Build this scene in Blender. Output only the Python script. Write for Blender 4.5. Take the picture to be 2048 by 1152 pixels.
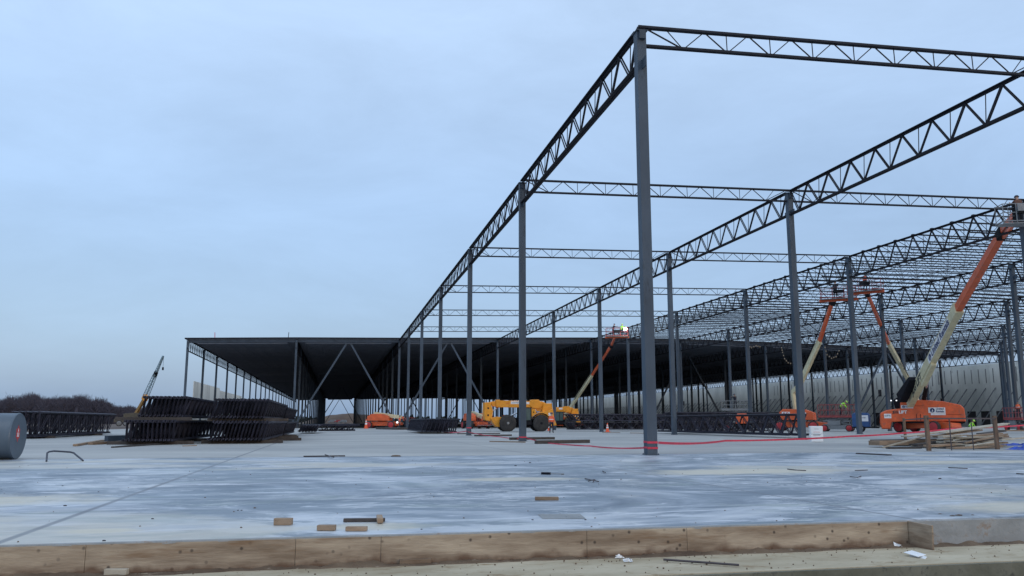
import bpy, math, random
from mathutils import Vector, Matrix, noise
random.seed(7)
R = math.radians
scn = bpy.context.scene
for o in list(bpy.data.objects): bpy.data.objects.remove(o)
COL = scn.collection
# ------------------------------------------------------------------ camera
FPX, PITCH, YAW = 1644.574, .160947789, .2076015
CX, CY, CZ = -8.985, -23.046, .9584
cam_d = bpy.data.cameras.new('camera'); cam = bpy.data.objects.new('camera', cam_d); COL.objects.link(cam)
cam.location = (CX, CY, CZ)
cam.rotation_euler = (math.pi/2 + PITCH, 0, -YAW)
cam_d.sensor_width = 36; cam_d.lens = FPX/2048*36; cam_d.clip_end = 6000; cam_d.clip_start = .1
scn.camera = cam
scn.view_settings.view_transform = 'Standard'; scn.view_settings.look = 'None'
scn.view_settings.exposure = 0; scn.view_settings.gamma = 1
# ------------------------------------------------------------------ world: dusk overcast
world = bpy.data.worlds.new('World'); scn.world = world; world.use_nodes = True
nt = world.node_tree; nt.nodes.clear()
def N(tree, typ, **kw):
    n = tree.nodes.new(typ)
    for k, v in kw.items():
        if k.startswith('i_'): n.inputs[k[2:].replace('_', ' ')].default_value = v
        else: setattr(n, k, v)
    return n
SUN_EL, SUN_ROT = 14, 150
sky = N(nt, 'ShaderNodeTexSky'); sky.sky_type = 'NISHITA'; sky.sun_disc = False
sky.sun_elevation = R(SUN_EL); sky.sun_rotation = R(SUN_ROT); sky.dust_density = 3
bg1 = N(nt, 'ShaderNodeBackground'); bg1.inputs['Strength'].default_value = .05
nt.links.new(sky.outputs[0], bg1.inputs[0])
tc = N(nt, 'ShaderNodeTexCoord')
sep = N(nt, 'ShaderNodeSeparateXYZ'); nt.links.new(tc.outputs['Generated'], sep.inputs[0])
grad = N(nt, 'ShaderNodeValToRGB')
cr = grad.color_ramp; cr.elements[0].position = 0; cr.elements[0].color = (.236, .350, .540, 1)
cr.elements[1].position = 1; cr.elements[1].color = (.63, .78, .97, 1)
for p_, c_ in ((.10, (.280, .412, .628, 1)), (.25, (.345, .495, .742, 1)), (.45, (.48, .64, .885, 1))):
    e = cr.elements.new(p_); e.color = c_
nt.links.new(sep.outputs['Z'], grad.inputs[0])
mp = N(nt, 'ShaderNodeMapping'); mp.inputs['Scale'].default_value = (2.0, 2.0, 6.0); mp.inputs['Rotation'].default_value = (0.12, 0.05, .6)
nt.links.new(tc.outputs['Generated'], mp.inputs[0])
no = N(nt, 'ShaderNodeTexNoise', i_Scale=1.5, i_Detail=8.0, i_Roughness=.62); no.inputs['Distortion'].default_value = .35
nt.links.new(mp.outputs[0], no.inputs['Vector'])
mr = N(nt, 'ShaderNodeMapRange'); mr.inputs['From Min'].default_value = .3; mr.inputs['From Max'].default_value = .7
mr.inputs['To Min'].default_value = .87; mr.inputs['To Max'].default_value = 1.05
nt.links.new(no.outputs[0], mr.inputs[0])
sc = N(nt, 'ShaderNodeVectorMath', operation='SCALE'); nt.links.new(grad.outputs[0], sc.inputs[0]); nt.links.new(mr.outputs[0], sc.inputs['Scale'])
bg2 = N(nt, 'ShaderNodeBackground'); bg2.inputs['Strength'].default_value = 1.0
nt.links.new(sc.outputs[0], bg2.inputs[0])
ad = N(nt, 'ShaderNodeAddShader'); nt.links.new(bg1.outputs[0], ad.inputs[0]); nt.links.new(bg2.outputs[0], ad.inputs[1])
wo = N(nt, 'ShaderNodeOutputWorld'); nt.links.new(ad.outputs[0], wo.inputs[0])
# sun behind the cloud: very weak and wide
sun_d = bpy.data.lights.new('sun', 'SUN'); sun_d.energy = .5; sun_d.angle = R(40); sun_d.color = (.86, .92, 1)
sun = bpy.data.objects.new('sun', sun_d); COL.objects.link(sun); sun.rotation_euler = (R(40), 0, R(-50))

# ------------------------------------------------------------------ helpers
def fwd():
    return
_c, _s = math.cos(YAW), math.sin(YAW); _cp, _sp = math.cos(PITCH), math.sin(PITCH)
def ray(px, py):
    r = (px-1024)/FPX; u = (576-py)/FPX
    fw = _cp-u*_sp; z = _sp+u*_cp
    return Vector((r*_c+fw*_s, -r*_s+fw*_c, z))
CAM = Vector((CX, CY, CZ))
def W(px, py, d): return CAM + ray(px, py)*d          # point at distance d ahead of the photographer
def G(px, py, z=0.0):
    v = ray(px, py); return CAM + v*((z-CZ)/v.z)      # point on the ground
def GD(px, d, z=0.0):
    v = W(px, 843, d); v.z = z; return v

class MB:
    def __init__(s, M=None): s.v = []; s.f = []; s.M = M; s.mi = []; s.cm = 0
    def add(s, vs, fs):
        b = len(s.v)
        for p in vs:
            p = Vector(p)
            s.v.append(s.M @ p if s.M else p)
        for f in fs: s.f.append(tuple(b+i for i in f)); s.mi.append(s.cm)
        return s
    def box(s, x0, x1, y0, y1, z0, z1):
        return s.add([(x0,y0,z0),(x1,y0,z0),(x1,y1,z0),(x0,y1,z0),(x0,y0,z1),(x1,y0,z1),(x1,y1,z1),(x0,y1,z1)],
                     [(0,3,2,1),(4,5,6,7),(0,1,5,4),(1,2,6,5),(2,3,7,6),(3,0,4,7)])
    def bar(s, a, b, w, h, up=(0,0,1), w2=None, h2=None):
        a, b = Vector(a), Vector(b); d = (b-a)
        if d.length < 1e-6: return s
        d.normalize(); up = Vector(up)
        if abs(d.dot(up)) > .98: up = Vector((0,1,0)) if abs(d.y) < .9 else Vector((1,0,0))
        sd = d.cross(up).normalized(); u = sd.cross(d).normalized()
        w2 = w if w2 is None else w2; h2 = h if h2 is None else h2
        vs = []
        for p, ww, hh in ((a, w, h), (b, w2, h2)):
            for i, j in ((-1,-1),(1,-1),(1,1),(-1,1)): vs.append(p+sd*(i*ww/2)+u*(j*hh/2))
        return s.add(vs, [(0,1,2,3),(7,6,5,4),(0,4,5,1),(1,5,6,2),(2,6,7,3),(3,7,4,0)])
    def tube(s, a, b, r, n=8, r2=None, cap=True):
        a, b = Vector(a), Vector(b); d = b-a
        if d.length < 1e-6: return s
        d.normalize(); up = Vector((0,0,1)) if abs(d.z) < .9 else Vector((1,0,0))
        sd = d.cross(up).normalized(); u = sd.cross(d).normalized(); r2 = r if r2 is None else r2
        vs = [p+(sd*math.cos(2*math.pi*i/n)+u*math.sin(2*math.pi*i/n))*rr for p, rr in ((a,r),(b,r2)) for i in range(n)]
        fs = [(i, i+n, (i+1)%n+n, (i+1)%n) for i in range(n)]
        if cap: fs += [tuple(range(n)), tuple(reversed(range(n, 2*n)))]
        return s.add(vs, fs)
    def path(s, pts, r, n=6):
        for i in range(len(pts)-1): s.tube(pts[i], pts[i+1], r, n)
        return s
    def prism(s, out, y0, y1, bev=0):       # outline in local x-z, thickness in y
        n = len(out)
        if bev:
            cx = sum(p[0] for p in out)/n; cz = sum(p[1] for p in out)/n
            mx = max(max(abs(p[0]-cx), abs(p[1]-cz)) for p in out)
            k = 1-bev/mx
            inn = [(cx+(p[0]-cx)*k, cz+(p[1]-cz)*k) for p in out]
            rings = [(inn, y0), (out, y0+bev), (out, y1-bev), (inn, y1)]
        else: rings = [(out, y0), (out, y1)]
        vs = [(p[0], y, p[1]) for o, y in rings for p in o]
        fs = []
        for k in range(len(rings)-1):
            for i in range(n): fs.append((k*n+i, k*n+(i+1)%n, (k+1)*n+(i+1)%n, (k+1)*n+i))
        fs += [tuple(reversed(range(n))), tuple(range((len(rings)-1)*n, len(rings)*n))]
        return s.add(vs, fs)
    def lathe(s, prof, a, d, n=20):          # prof = [(dist along axis, radius)]
        a = Vector(a); d = Vector(d).normalized(); up = Vector((0,0,1)) if abs(d.z) < .9 else Vector((1,0,0))
        sd = d.cross(up).normalized(); u = sd.cross(d).normalized(); vs = []
        for t, r in prof:
            for i in range(n):
                an = 2*math.pi*i/n; vs.append(a+d*t+(sd*math.cos(an)+u*math.sin(an))*r)
        fs = [(k*n+i, (k+1)*n+i, (k+1)*n+(i+1)%n, k*n+(i+1)%n) for k in range(len(prof)-1) for i in range(n)]
        fs += [tuple(range(n)), tuple(reversed(range((len(prof)-1)*n, len(prof)*n)))]
        return s.add(vs, fs)
    def ball(s, c, r, n=8, sx=1, sy=1, sz=1):
        c = Vector(c); vs = [c+Vector((0,0,-r*sz))]; m = n//2
        for k in range(1, m):
            t = math.pi*k/m
            for i in range(n):
                a = 2*math.pi*i/n
                vs.append(c+Vector((r*sx*math.sin(t)*math.cos(a), r*sy*math.sin(t)*math.sin(a), -r*sz*math.cos(t))))
        vs.append(c+Vector((0,0,r*sz))); L = len(vs)-1; fs = []
        for i in range(n): fs.append((0, 1+(i+1)%n, 1+i)); fs.append((L, L-n+i, L-n+(i+1)%n))
        for k in range(m-2):
            for i in range(n): fs.append((1+k*n+i, 1+k*n+(i+1)%n, 1+(k+1)*n+(i+1)%n, 1+(k+1)*n+i))
        return s.add(vs, fs)
    def mesh(s, name, mats):
        me = bpy.data.meshes.new(name)
        me.from_pydata([tuple(p) for p in s.v], [], s.f)
        for m in (mats if isinstance(mats, (list, tuple)) else [mats]): me.materials.append(m)
        if any(s.mi): me.polygons.foreach_set('material_index', s.mi)
        me.update(); return me
    def build(s, name, mats, parent=None, smooth=False, bevel=0):
        off = Vector(parent['_o']) if parent is not None and '_o' in parent else None
        if off is not None and not s.M_local: s.v = [p-off for p in s.v]
        me = s.mesh(name, mats)
        if smooth:
            me.polygons.foreach_set('use_smooth', [True]*len(me.polygons))
            try: me.set_sharp_from_angle(angle=R(38))
            except Exception: pass
        o = bpy.data.objects.new(name, me); COL.objects.link(o)
        if parent is not None:
            o.parent = parent
            if off is not None: o['_o'] = tuple(off)
        if bevel:
            b = o.modifiers.new('bevel', 'BEVEL'); b.width = bevel; b.segments = 2; b.limit_method = 'ANGLE'
        return o
    M_local = False
def tag(o, label=None, cat=None, group=None, kind=None):
    if label and len(label.split()) > 16: print('LONG', label)
    if label: o['label'] = label
    if cat: o['category'] = cat
    if group: o['group'] = group
    if kind: o['kind'] = kind
    return o
def empty(name, loc, label, cat, group=None, world_parts=True):
    o = bpy.data.objects.new(name, None); COL.objects.link(o); o.location = loc; o.empty_display_size = .2
    if world_parts: o['_o'] = tuple(loc)     # children are written in world coordinates
    return tag(o, label, cat, group)
def copy_tree(o, parent=None, kids=None):
    c = o.copy(); COL.objects.link(c); c.parent = parent
    for ch in o.children: copy_tree(ch, c)
    return c
ORD = ['zeroth','first','second','third','fourth','fifth','sixth','seventh','eighth','ninth','tenth','eleventh','twelfth','thirteenth','fourteenth','fifteenth','sixteenth','seventeenth','eighteenth','nineteenth','twentieth','twenty-first','twenty-second','twenty-third','twenty-fourth','twenty-fifth','twenty-sixth','twenty-seventh','twenty-eighth','twenty-ninth','thirtieth']
# ------------------------------------------------------------------ materials
def mat(name, col, rough=.6, metal=0, var=.12, scale=3.0, bump=0.0, col2=None, spots=None, emit=None, stretch=(1,1,1), detail=5.0, coord='pos', obj_var=0, spec=.5):
    m = bpy.data.materials.new(name); m.use_nodes = True; t = m.node_tree
    b = t.nodes['Principled BSDF']; b.inputs['Roughness'].default_value = rough; b.inputs['Metallic'].default_value = metal; b.inputs['Specular IOR Level'].default_value = spec
    if coord == 'pos': g = N(t, 'ShaderNodeNewGeometry'); src = g.outputs['Position']
    else: g = N(t, 'ShaderNodeTexCoord'); src = g.outputs['Object']
    mpp = N(t, 'ShaderNodeMapping'); mpp.inputs['Scale'].default_value = stretch; t.links.new(src, mpp.inputs[0])
    n1 = N(t, 'ShaderNodeTexNoise', i_Scale=scale, i_Detail=detail, i_Roughness=.6); t.links.new(mpp.outputs[0], n1.inputs['Vector'])
    r = N(t, 'ShaderNodeValToRGB'); t.links.new(n1.outputs[0], r.inputs[0])
    c2 = col2 or tuple(min(1, c*(1+var)) for c in col)
    c1 = col if col2 else tuple(c*(1-var) for c in col)
    r.color_ramp.elements[0].position = .33; r.color_ramp.elements[0].color = (*c1, 1)
    r.color_ramp.elements[1].position = .67; r.color_ramp.elements[1].color = (*c2, 1)
    out = r.outputs[0]
    if spots:
        sc_, lo, hi, sco = spots
        n2 = N(t, 'ShaderNodeTexNoise', i_Scale=sc_, i_Detail=4.0, i_Roughness=.7); t.links.new(mpp.outputs[0], n2.inputs['Vector'])
        m2 = N(t, 'ShaderNodeMapRange'); m2.inputs['From Min'].default_value = lo; m2.inputs['From Max'].default_value = hi
        t.links.new(n2.outputs[0], m2.inputs[0])
        mx = N(t, 'ShaderNodeMix', data_type='RGBA'); t.links.new(m2.outputs[0], mx.inputs[0]); t.links.new(out, mx.inputs[6])
        mx.inputs[7].default_value = (*sco, 1); out = mx.outputs[2]
    if obj_var:
        oi = N(t, 'ShaderNodeObjectInfo'); m3 = N(t, 'ShaderNodeMapRange'); t.links.new(oi.outputs['Random'], m3.inputs[0])
        m3.inputs['To Min'].default_value = 1-obj_var; m3.inputs['To Max'].default_value = 1+obj_var
        hs = N(t, 'ShaderNodeHueSaturation'); t.links.new(m3.outputs[0], hs.inputs['Value']); t.links.new(out, hs.inputs['Color']); out = hs.outputs[0]
    t.links.new(out, b.inputs['Base Color'])
    if bump:
        bp = N(t, 'ShaderNodeBump'); bp.inputs['Strength'].default_value = bump; bp.inputs['Distance'].default_value = .02
        n3 = N(t, 'ShaderNodeTexNoise', i_Scale=scale*6, i_Detail=6.0); t.links.new(mpp.outputs[0], n3.inputs['Vector'])
        t.links.new(n3.outputs[0], bp.inputs['Height']); t.links.new(bp.outputs[0], b.inputs['Normal'])
    if emit: b.inputs['Emission Color'].default_value = (*emit[:3], 1); b.inputs['Emission Strength'].default_value = emit[3]
    return m
M = {}
M['column'] = mat('column_primer', (.052,.072,.098), .6, spec=.3, var=.22, scale=1.1, stretch=(1,1,.3), spots=(3.5, .57, .70, (.032,.043,.058)), bump=.12, obj_var=.14)
M['steel'] = mat('dark_joist_steel', (.017,.018,.025), .65, spec=.12, var=.3, scale=1.5, obj_var=.15, spots=(2.2, .6, .75, (.05,.04,.035)))
M['joist'] = mat('roof_joist_steel', (.018,.021,.030), .6, spec=.15, var=.25, scale=1.5, obj_var=.12)
M['beam'] = mat('edge_beam_steel', (.046,.062,.085), .6, spec=.2, var=.2, scale=1.2)
M['deck'] = mat('roof_deck_metal', (.36,.41,.50), .7, spec=.2, var=.2, scale=.4)
M['stacked'] = mat('stacked_joist_steel', (.030,.030,.046), .6, spec=.2, var=.35, scale=2.5, obj_var=.25)
M['wood'] = mat('weathered_lumber', (.19,.125,.08), .8, col2=(.31,.225,.155), scale=2.5, stretch=(1,1,3), bump=.3, spots=(14, .6, .72, (.16,.11,.075)), obj_var=.2)
M['pale_wood'] = mat('pale_lumber', (.30,.26,.20), .8, col2=(.45,.41,.34), scale=3, bump=.2, spots=(6, .58, .7, (.24,.18,.13)), obj_var=.18)
M['post'] = mat('brown_post_timber', (.10,.062,.042), .8, col2=(.17,.115,.08), scale=3, stretch=(2,2,1), bump=.3)
M['deckjoist'] = mat('brightened_deck_joist', (.11,.13,.17), .6, var=.2)  # joist steel lightened in colour to make up for dim light under deck
M['slot'] = mat('grey_embed', (.16,.165,.17), .8, var=.2)
M['propm'] = mat('dark_prop_steel', (.085,.09,.10), .6, var=.2)
M['dark_wood'] = mat('wet_dunnage_timber', (.04,.034,.034), .8, col2=(.075,.062,.055), scale=3, bump=.3, obj_var=.25)
M['orange'] = mat('lift_orange_paint', (.64,.11,.03), .42, var=.18, scale=1.6, spots=(3.5, .55, .72, (.34,.11,.07)), bump=.1)
M['cream'] = mat('lift_cream_paint', (.60,.55,.36), .45, var=.12, scale=1.6, spots=(4, .55, .72, (.34,.30,.20)))
M['yellow'] = mat('telehandler_yellow_paint', (.74,.29,.012), .42, var=.12, scale=2.0, spots=(3.5, .6, .75, (.38,.19,.04)), bump=.1)
M['black'] = mat('black_rubber_and_plastic', (.010,.010,.014), .7, spec=.15, var=.3, scale=4)
M['rubber'] = mat('dusty_tyre_rubber', (.018,.018,.020), .85, col2=(.045,.042,.040), scale=3, bump=.4)
M['red'] = mat('red_rim_paint', (.42,.028,.035), .5, var=.15, scale=3)
M['redsteel'] = mat('dusty_red_paint', (.30,.05,.05), .5, var=.2, scale=3)
M['grey'] = mat('grey_metal', (.20,.21,.22), .5, var=.15, scale=2)
M['chrome'] = mat('cylinder_rod_metal', (.55,.57,.6), .25, metal=.8, var=.1)
M['white'] = mat('white_label', (.74,.75,.76), .5, var=.06, scale=3)
M['blue'] = mat('blue_machine_paint', (.025,.08,.22), .45, var=.15, scale=2)
M['navy'] = mat('dark_blue_lettering', (.01,.025,.11), .5, var=.05)
M['ink'] = mat('black_lettering', (.02,.02,.03), .5, var=.05)
M['redink'] = mat('red_lettering', (.5,.03,.03), .5, var=.05)
M['bluetarp'] = mat('blue_plastic_sheet', (.02,.07,.40), .45, var=.3, scale=4)
M['hivis'] = mat('lime_safety_cloth', (.36,.80,.08), .8, var=.1, scale=5)
M['hiorange'] = mat('orange_safety_cloth', (.75,.13,.05), .8, var=.1, scale=5)
M['dark_cloth'] = mat('dark_work_clothes', (.022,.026,.04), .9, var=.25, scale=6)
M['brown_cloth'] = mat('brown_work_jacket', (.13,.06,.04), .9, var=.2, scale=6)
M['skin'] = mat('skin', (.42,.25,.18), .6, var=.05)
M['hat'] = mat('hard_hat_plastic', (.03,.04,.07), .4, var=.05)
M['hatw'] = mat('lime_hard_hat_plastic', (.42,.75,.12), .4, var=.05)
M['tape'] = mat('red_danger_tape', (.52,.02,.06), .5, var=.25, scale=6)
M['cone'] = mat('cone_orange_plastic', (.80,.11,.03), .5, var=.08, scale=5)
M['tank'] = mat('tank_grey_paint', (.075,.105,.14), .42, var=.12, scale=1.2, bump=.05, spots=(9, .66, .76, (.10,.12,.145)), coord='obj')
M['hose'] = mat('dark_hose', (.05,.055,.075), .6, var=.2)
M['rope'] = mat('rebar_steel', (.06,.05,.055), .7, var=.2, scale=8)
M['wall'] = mat('tilt_up_concrete', (.56,.57,.53), .9, col2=(.72,.72,.67), scale=.35, bump=.1, stretch=(1,1,.5), spots=(1.1, .58, .75, (.44,.44,.41)), obj_var=.12)
M['darkdoor'] = mat('dark_dock_door', (.05,.045,.05), .7, var=.2)
M['glass'] = mat('cab_glass', (.05,.09,.09), .12, var=.2, scale=2)
M['lampglow'] = mat('lit_work_lamp', (1,1,1), .5, emit=(1,1,.95,30))
M['lampsmall'] = mat('lit_machine_lamp', (1,1,1), .5, emit=(.9,.95,1,1.2))
M['bulb'] = mat('temporary_light_bulb', (.45,.36,.25), .4, emit=(1,.75,.45,.04))

def slab_mat(name, near):
    m = bpy.data.materials.new(name); m.use_nodes = True; t = m.node_tree; b = t.nodes['Principled BSDF']
    g = N(t, 'ShaderNodeNewGeometry'); P = g.outputs['Position']
    def noise_(scale, stretch, det=6.0, rough=.6, dist=0.0, off=(0,0,0)):
        mm = N(t, 'ShaderNodeMapping'); mm.inputs['Scale'].default_value = stretch; mm.inputs['Location'].default_value = off; t.links.new(P, mm.inputs[0])
        n = N(t, 'ShaderNodeTexNoise', i_Scale=scale, i_Detail=det, i_Roughness=rough); n.inputs['Distortion'].default_value = dist
        t.links.new(mm.outputs[0], n.inputs['Vector']); return n.outputs[0]
    def ramp(src, stops):
        r = N(t, 'ShaderNodeValToRGB'); t.links.new(src, r.inputs[0]); cr = r.color_ramp
        while len(cr.elements) < len(stops): cr.elements.new(.5)
        for e, (p, c) in zip(cr.elements, stops): e.position = p; e.color = (*c, 1) if len(c) == 3 else c
        return r.outputs[0]
    def mixc(f, a, c, typ='MIX'):
        x = N(t, 'ShaderNodeMix', data_type='RGBA'); x.blend_type = typ; t.links.new(f, x.inputs[0])
        for s_, v in ((6, a), (7, c)):
            if hasattr(v, 'links'): t.links.new(v, x.inputs[s_])
            else: x.inputs[s_].default_value = (*v, 1)
        return x.outputs[2]
    def rng(src, a, c, lo=0, hi=1):
        x = N(t, 'ShaderNodeMapRange'); x.inputs[1].default_value = a; x.inputs[2].default_value = c; x.inputs[3].default_value = lo; x.inputs[4].default_value = hi
        t.links.new(src, x.inputs[0]); return x.outputs[0]
    if near:
        c = ramp(noise_(.20, (.9, 1.0, 1), 9, .58, 2.2), [(.36, (.115,.145,.185)), (.44, (.18,.215,.26)), (.50, (.27,.305,.355)), (.56, (.41,.44,.485)), (.65, (.54,.56,.58))])
        wet = rng(noise_(.30, (.7, 1.1, 1), 8, .6, 2.6, (9,4,0)), .51, .56, 0, .8)
        c = mixc(wet, c, (.145,.18,.22))
        streak = rng(noise_(.48, (.5, 1.5, 1), 10, .66, 3.2, (3,1,0)), .56, .615, 0, .85)
        c = mixc(streak, c, (.60,.62,.66))
        # thin wandering trowel wisps, pale and dark
        def ridge(sc_, st, off, w0, amt, colr):
            nonlocal c
            n0 = noise_(sc_, st, 5, .6, 1.8, off)
            s1 = N(t, 'ShaderNodeMath', operation='SUBTRACT'); t.links.new(n0, s1.inputs[0]); s1.inputs[1].default_value = .5
            s2 = N(t, 'ShaderNodeMath', operation='ABSOLUTE'); t.links.new(s1.outputs[0], s2.inputs[0])
            gate = rng(noise_(.45, (1,1,1), 3, .5, .5, (off[1],off[0],2)), .46, .60)
            m_ = N(t, 'ShaderNodeMath', operation='MULTIPLY'); t.links.new(rng(s2.outputs[0], w0*.4, w0, amt, 0), m_.inputs[0]); t.links.new(gate, m_.inputs[1])
            c = mixc(m_.outputs[0], c, colr)
        ridge(.8, (.5,1.6,1), (5,2,0), .030, .75, (.62,.63,.65))
        ridge(1.3, (.4,1.8,1), (15,7,0), .022, .6, (.15,.175,.20))
        ridge(2.2, (.6,1.4,1), (25,3,0), .025, .5, (.60,.61,.62))
        tan = rng(noise_(.17, (.7, 1.5, 1), 5, .55, .6, (1.5,7.3,0)), .55, .62, 0, .8)
        c = mixc(tan, c, (.54,.50,.42))
        for (bx, by, rx, ry) in ((-13.3,-11.6,1.7,1.0), (-1.2,-8.0,2.3,1.0), (-.6,-14.9,2.2,.75), (-8.6,-15.1,.8,.3), (5.5,-5.6,3.5,.9), (-6.0,-9.2,1.2,.5), (-11.0,-14.9,.35,.2)):
            vs_ = N(t, 'ShaderNodeVectorMath', operation='SUBTRACT'); t.links.new(P, vs_.inputs[0]); vs_.inputs[1].default_value = (bx, by, 0)
            vm_ = N(t, 'ShaderNodeVectorMath', operation='MULTIPLY'); t.links.new(vs_.outputs[0], vm_.inputs[0]); vm_.inputs[1].default_value = (1/rx, 1/ry, 0)
            ln_ = N(t, 'ShaderNodeVectorMath', operation='LENGTH'); t.links.new(vm_.outputs[0], ln_.inputs[0])
            ad_ = N(t, 'ShaderNodeMath', operation='MULTIPLY_ADD'); t.links.new(noise_(1.3, (1,1,1), 6, .65, .5, (bx,by,1)), ad_.inputs[0]); ad_.inputs[1].default_value = 1.5; t.links.new(ln_.outputs['Value'], ad_.inputs[2])
            c = mixc(rng(ad_.outputs[0], 1.3, 1.8, .85, 0), c, (.60,.54,.42))
        green = rng(noise_(.6, (.6,1.6,1), 4, .6, 1.0, (31,12,0)), .56, .66, 0, .45)
        c = mixc(green, c, (.25,.30,.28))
        speck = rng(noise_(26, (1, 1, 1), 4, .75), .66, .74, 0, .7)
        c = mixc(speck, c, (.13,.14,.15))
        fine = rng(noise_(11, (.5, 1.6, 1), 6, .75),   .4, .7, 0, .22)
        c = mixc(fine, c, (.20,.22,.24))
        joints = [-11.6, -3.35]
    else:
        c = ramp(noise_(.16, (.6, 1.2, 1), 7, .6, .4), [(.35, (.26,.265,.265)), (.5, (.335,.335,.325)), (.65, (.42,.42,.40))])
        d = rng(noise_(1.1, (.25, 2.2, 1), 6, .65, .8), .58, .70, 0, .45)
        c = mixc(d, c, (.21,.215,.22))
        d = rng(noise_(.9, (.2, 2.0, 1), 5, .6, .8, (4,4,0)), .6, .70, 0, .5)
        c = mixc(d, c, (.52,.515,.50))
        joints = [-11.6, -3.35, 7.6, 22.8]
    sx = N(t, 'ShaderNodeSeparateXYZ'); t.links.new(P, sx.inputs[0])
    for j in joints:
        a = N(t, 'ShaderNodeMath', operation='SUBTRACT'); t.links.new(sx.outputs[0], a.inputs[0]); a.inputs[1].default_value = j
        bb = N(t, 'ShaderNodeMath', operation='ABSOLUTE'); t.links.new(a.outputs[0], bb.inputs[0])
        w_ = .010 if j == -3.35 else .022
        c = mixc(rng(bb.outputs[0], w_, w_+.03, .75, 0), c, (.13,.135,.15))
    # worn soft edge of the pour along the seam
    t.links.new(c, b.inputs['Base Color'])
    b.inputs['Roughness'].default_value = .62
    rr = rng(noise_(.5, (.6,1.2,1), 5, .6), .35, .65, .30 if near else .62, .62 if near else .8); t.links.new(rr, b.inputs['Roughness'])
    bp = N(t, 'ShaderNodeBump'); bp.inputs['Strength'].default_value = .25; bp.inputs['Distance'].default_value = .01
    t.links.new(noise_(9, (1,1,1), 6, .7), bp.inputs['Height']); t.links.new(bp.outputs[0], b.inputs['Normal'])
    return m
M['slab_near'] = slab_mat('bleached_wet_concrete', True)
M['slab_far'] = slab_mat('pale_dusty_concrete', False)
M['soil'] = mat('brown_soil', (.085,.055,.035), .95, col2=(.17,.12,.08), scale=3, bump=.8, spots=(9, .6, .7, (.25,.2,.15)))
M['field'] = mat('winter_field', (.075,.052,.042), .95, col2=(.13,.095,.075), scale=.03, bump=.2, spots=(.2, .55, .7, (.13,.10,.06)))
M['floor_dirt'] = mat('graded_dirt', (.12,.10,.085), .95, col2=(.18,.15,.13), scale=.12, bump=.2)
M['ledge'] = mat('sandy_footing_concrete', (.34,.285,.20), .9, col2=(.50,.44,.33), spec=.1, scale=1.6, stretch=(.7,1.6,1), bump=.3, spots=(6, .56, .72, (.24,.17,.10)))
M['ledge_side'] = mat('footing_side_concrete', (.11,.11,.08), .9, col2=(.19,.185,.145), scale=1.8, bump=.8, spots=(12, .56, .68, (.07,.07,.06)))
M['edge_conc'] = mat('slab_edge_concrete', (.22,.23,.235), .9, col2=(.32,.33,.335), scale=2.5, bump=.6, spots=(5, .6, .72, (.24,.17,.12)))
M['tree'] = mat('bare_twigs', (.040,.036,.052), .95, col2=(.062,.056,.075), scale=.05)
M['evergreen'] = mat('evergreen_needles', (.014,.02,.016), .95, var=.3, scale=.3)

def ply_mat():
    m = mat('form_plywood', (.20,.145,.10), .8, col2=(.44,.36,.27), scale=2.6, stretch=(.55,1,3.2), bump=.25, spots=(1.8, .55, .72, (.20,.12,.065)), detail=7.0, obj_var=.07)
    t = m.node_tree; b = t.nodes['Principled BSDF']; src = b.inputs['Base Color'].links[0].from_socket
    g = N(t, 'ShaderNodeNewGeometry')
    s0_ = N(t, 'ShaderNodeSeparateXYZ'); t.links.new(g.outputs['Position'], s0_.inputs[0]); mm = N(t, 'ShaderNodeCombineXYZ'); t.links.new(s0_.outputs[0], mm.inputs[0]); t.links.new(s0_.outputs[2], mm.inputs[1])
    vo = N(t, 'ShaderNodeTexVoronoi', voronoi_dimensions='2D'); vo.inputs['Scale'].default_value = 7.0; t.links.new(mm.outputs[0], vo.inputs['Vector'])
    mr_ = N(t, 'ShaderNodeMapRange'); mr_.inputs[1].default_value = .05; mr_.inputs[2].default_value = .13; mr_.inputs[3].default_value = .85; mr_.inputs[4].default_value = 0
    t.links.new(vo.outputs['Distance'], mr_.inputs[0])
    gr = N(t, 'ShaderNodeTexNoise', i_Scale=3.0, i_Detail=3.0); t.links.new(mm.outputs[0], gr.inputs['Vector'])
    m5 = N(t, 'ShaderNodeMapRange'); m5.inputs[1].default_value = .44; m5.inputs[2].default_value = .54; t.links.new(gr.outputs[0], m5.inputs[0])
    mu = N(t, 'ShaderNodeMath', operation='MULTIPLY'); t.links.new(mr_.outputs[0], mu.inputs[0]); t.links.new(m5.outputs[0], mu.inputs[1])
    mx = N(t, 'ShaderNodeMix', data_type='RGBA'); t.links.new(mu.outputs[0], mx.inputs[0]); t.links.new(src, mx.inputs[6]); mx.inputs[7].default_value = (.045,.032,.026,1)
    # dirt splashed low on the board, ragged by noise
    sp = N(t, 'ShaderNodeSeparateXYZ'); t.links.new(g.outputs['Position'], sp.inputs[0])
    n6 = N(t, 'ShaderNodeTexNoise', i_Scale=4.0, i_Detail=5.0); t.links.new(mm.outputs[0], n6.inputs['Vector'])
    ma = N(t, 'ShaderNodeMath', operation='MULTIPLY_ADD'); t.links.new(n6.outputs[0], ma.inputs[0]); ma.inputs[1].default_value = .22; t.links.new(sp.outputs[2], ma.inputs[2])
    m7 = N(t, 'ShaderNodeMapRange'); m7.inputs[1].default_value = -.13; m7.inputs[2].default_value = -.075; m7.inputs[3].default_value = .85; m7.inputs[4].default_value = 0
    t.links.new(ma.outputs[0], m7.inputs[0])
    mx2 = N(t, 'ShaderNodeMix', data_type='RGBA'); t.links.new(m7.outputs[0], mx2.inputs[0]); t.links.new(mx.outputs[2], mx2.inputs[6]); mx2.inputs[7].default_value = (.10,.05,.028,1)
    t.links.new(mx2.outputs[2], b.inputs['Base Color']); return m
M['ply'] = ply_mat()

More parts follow.
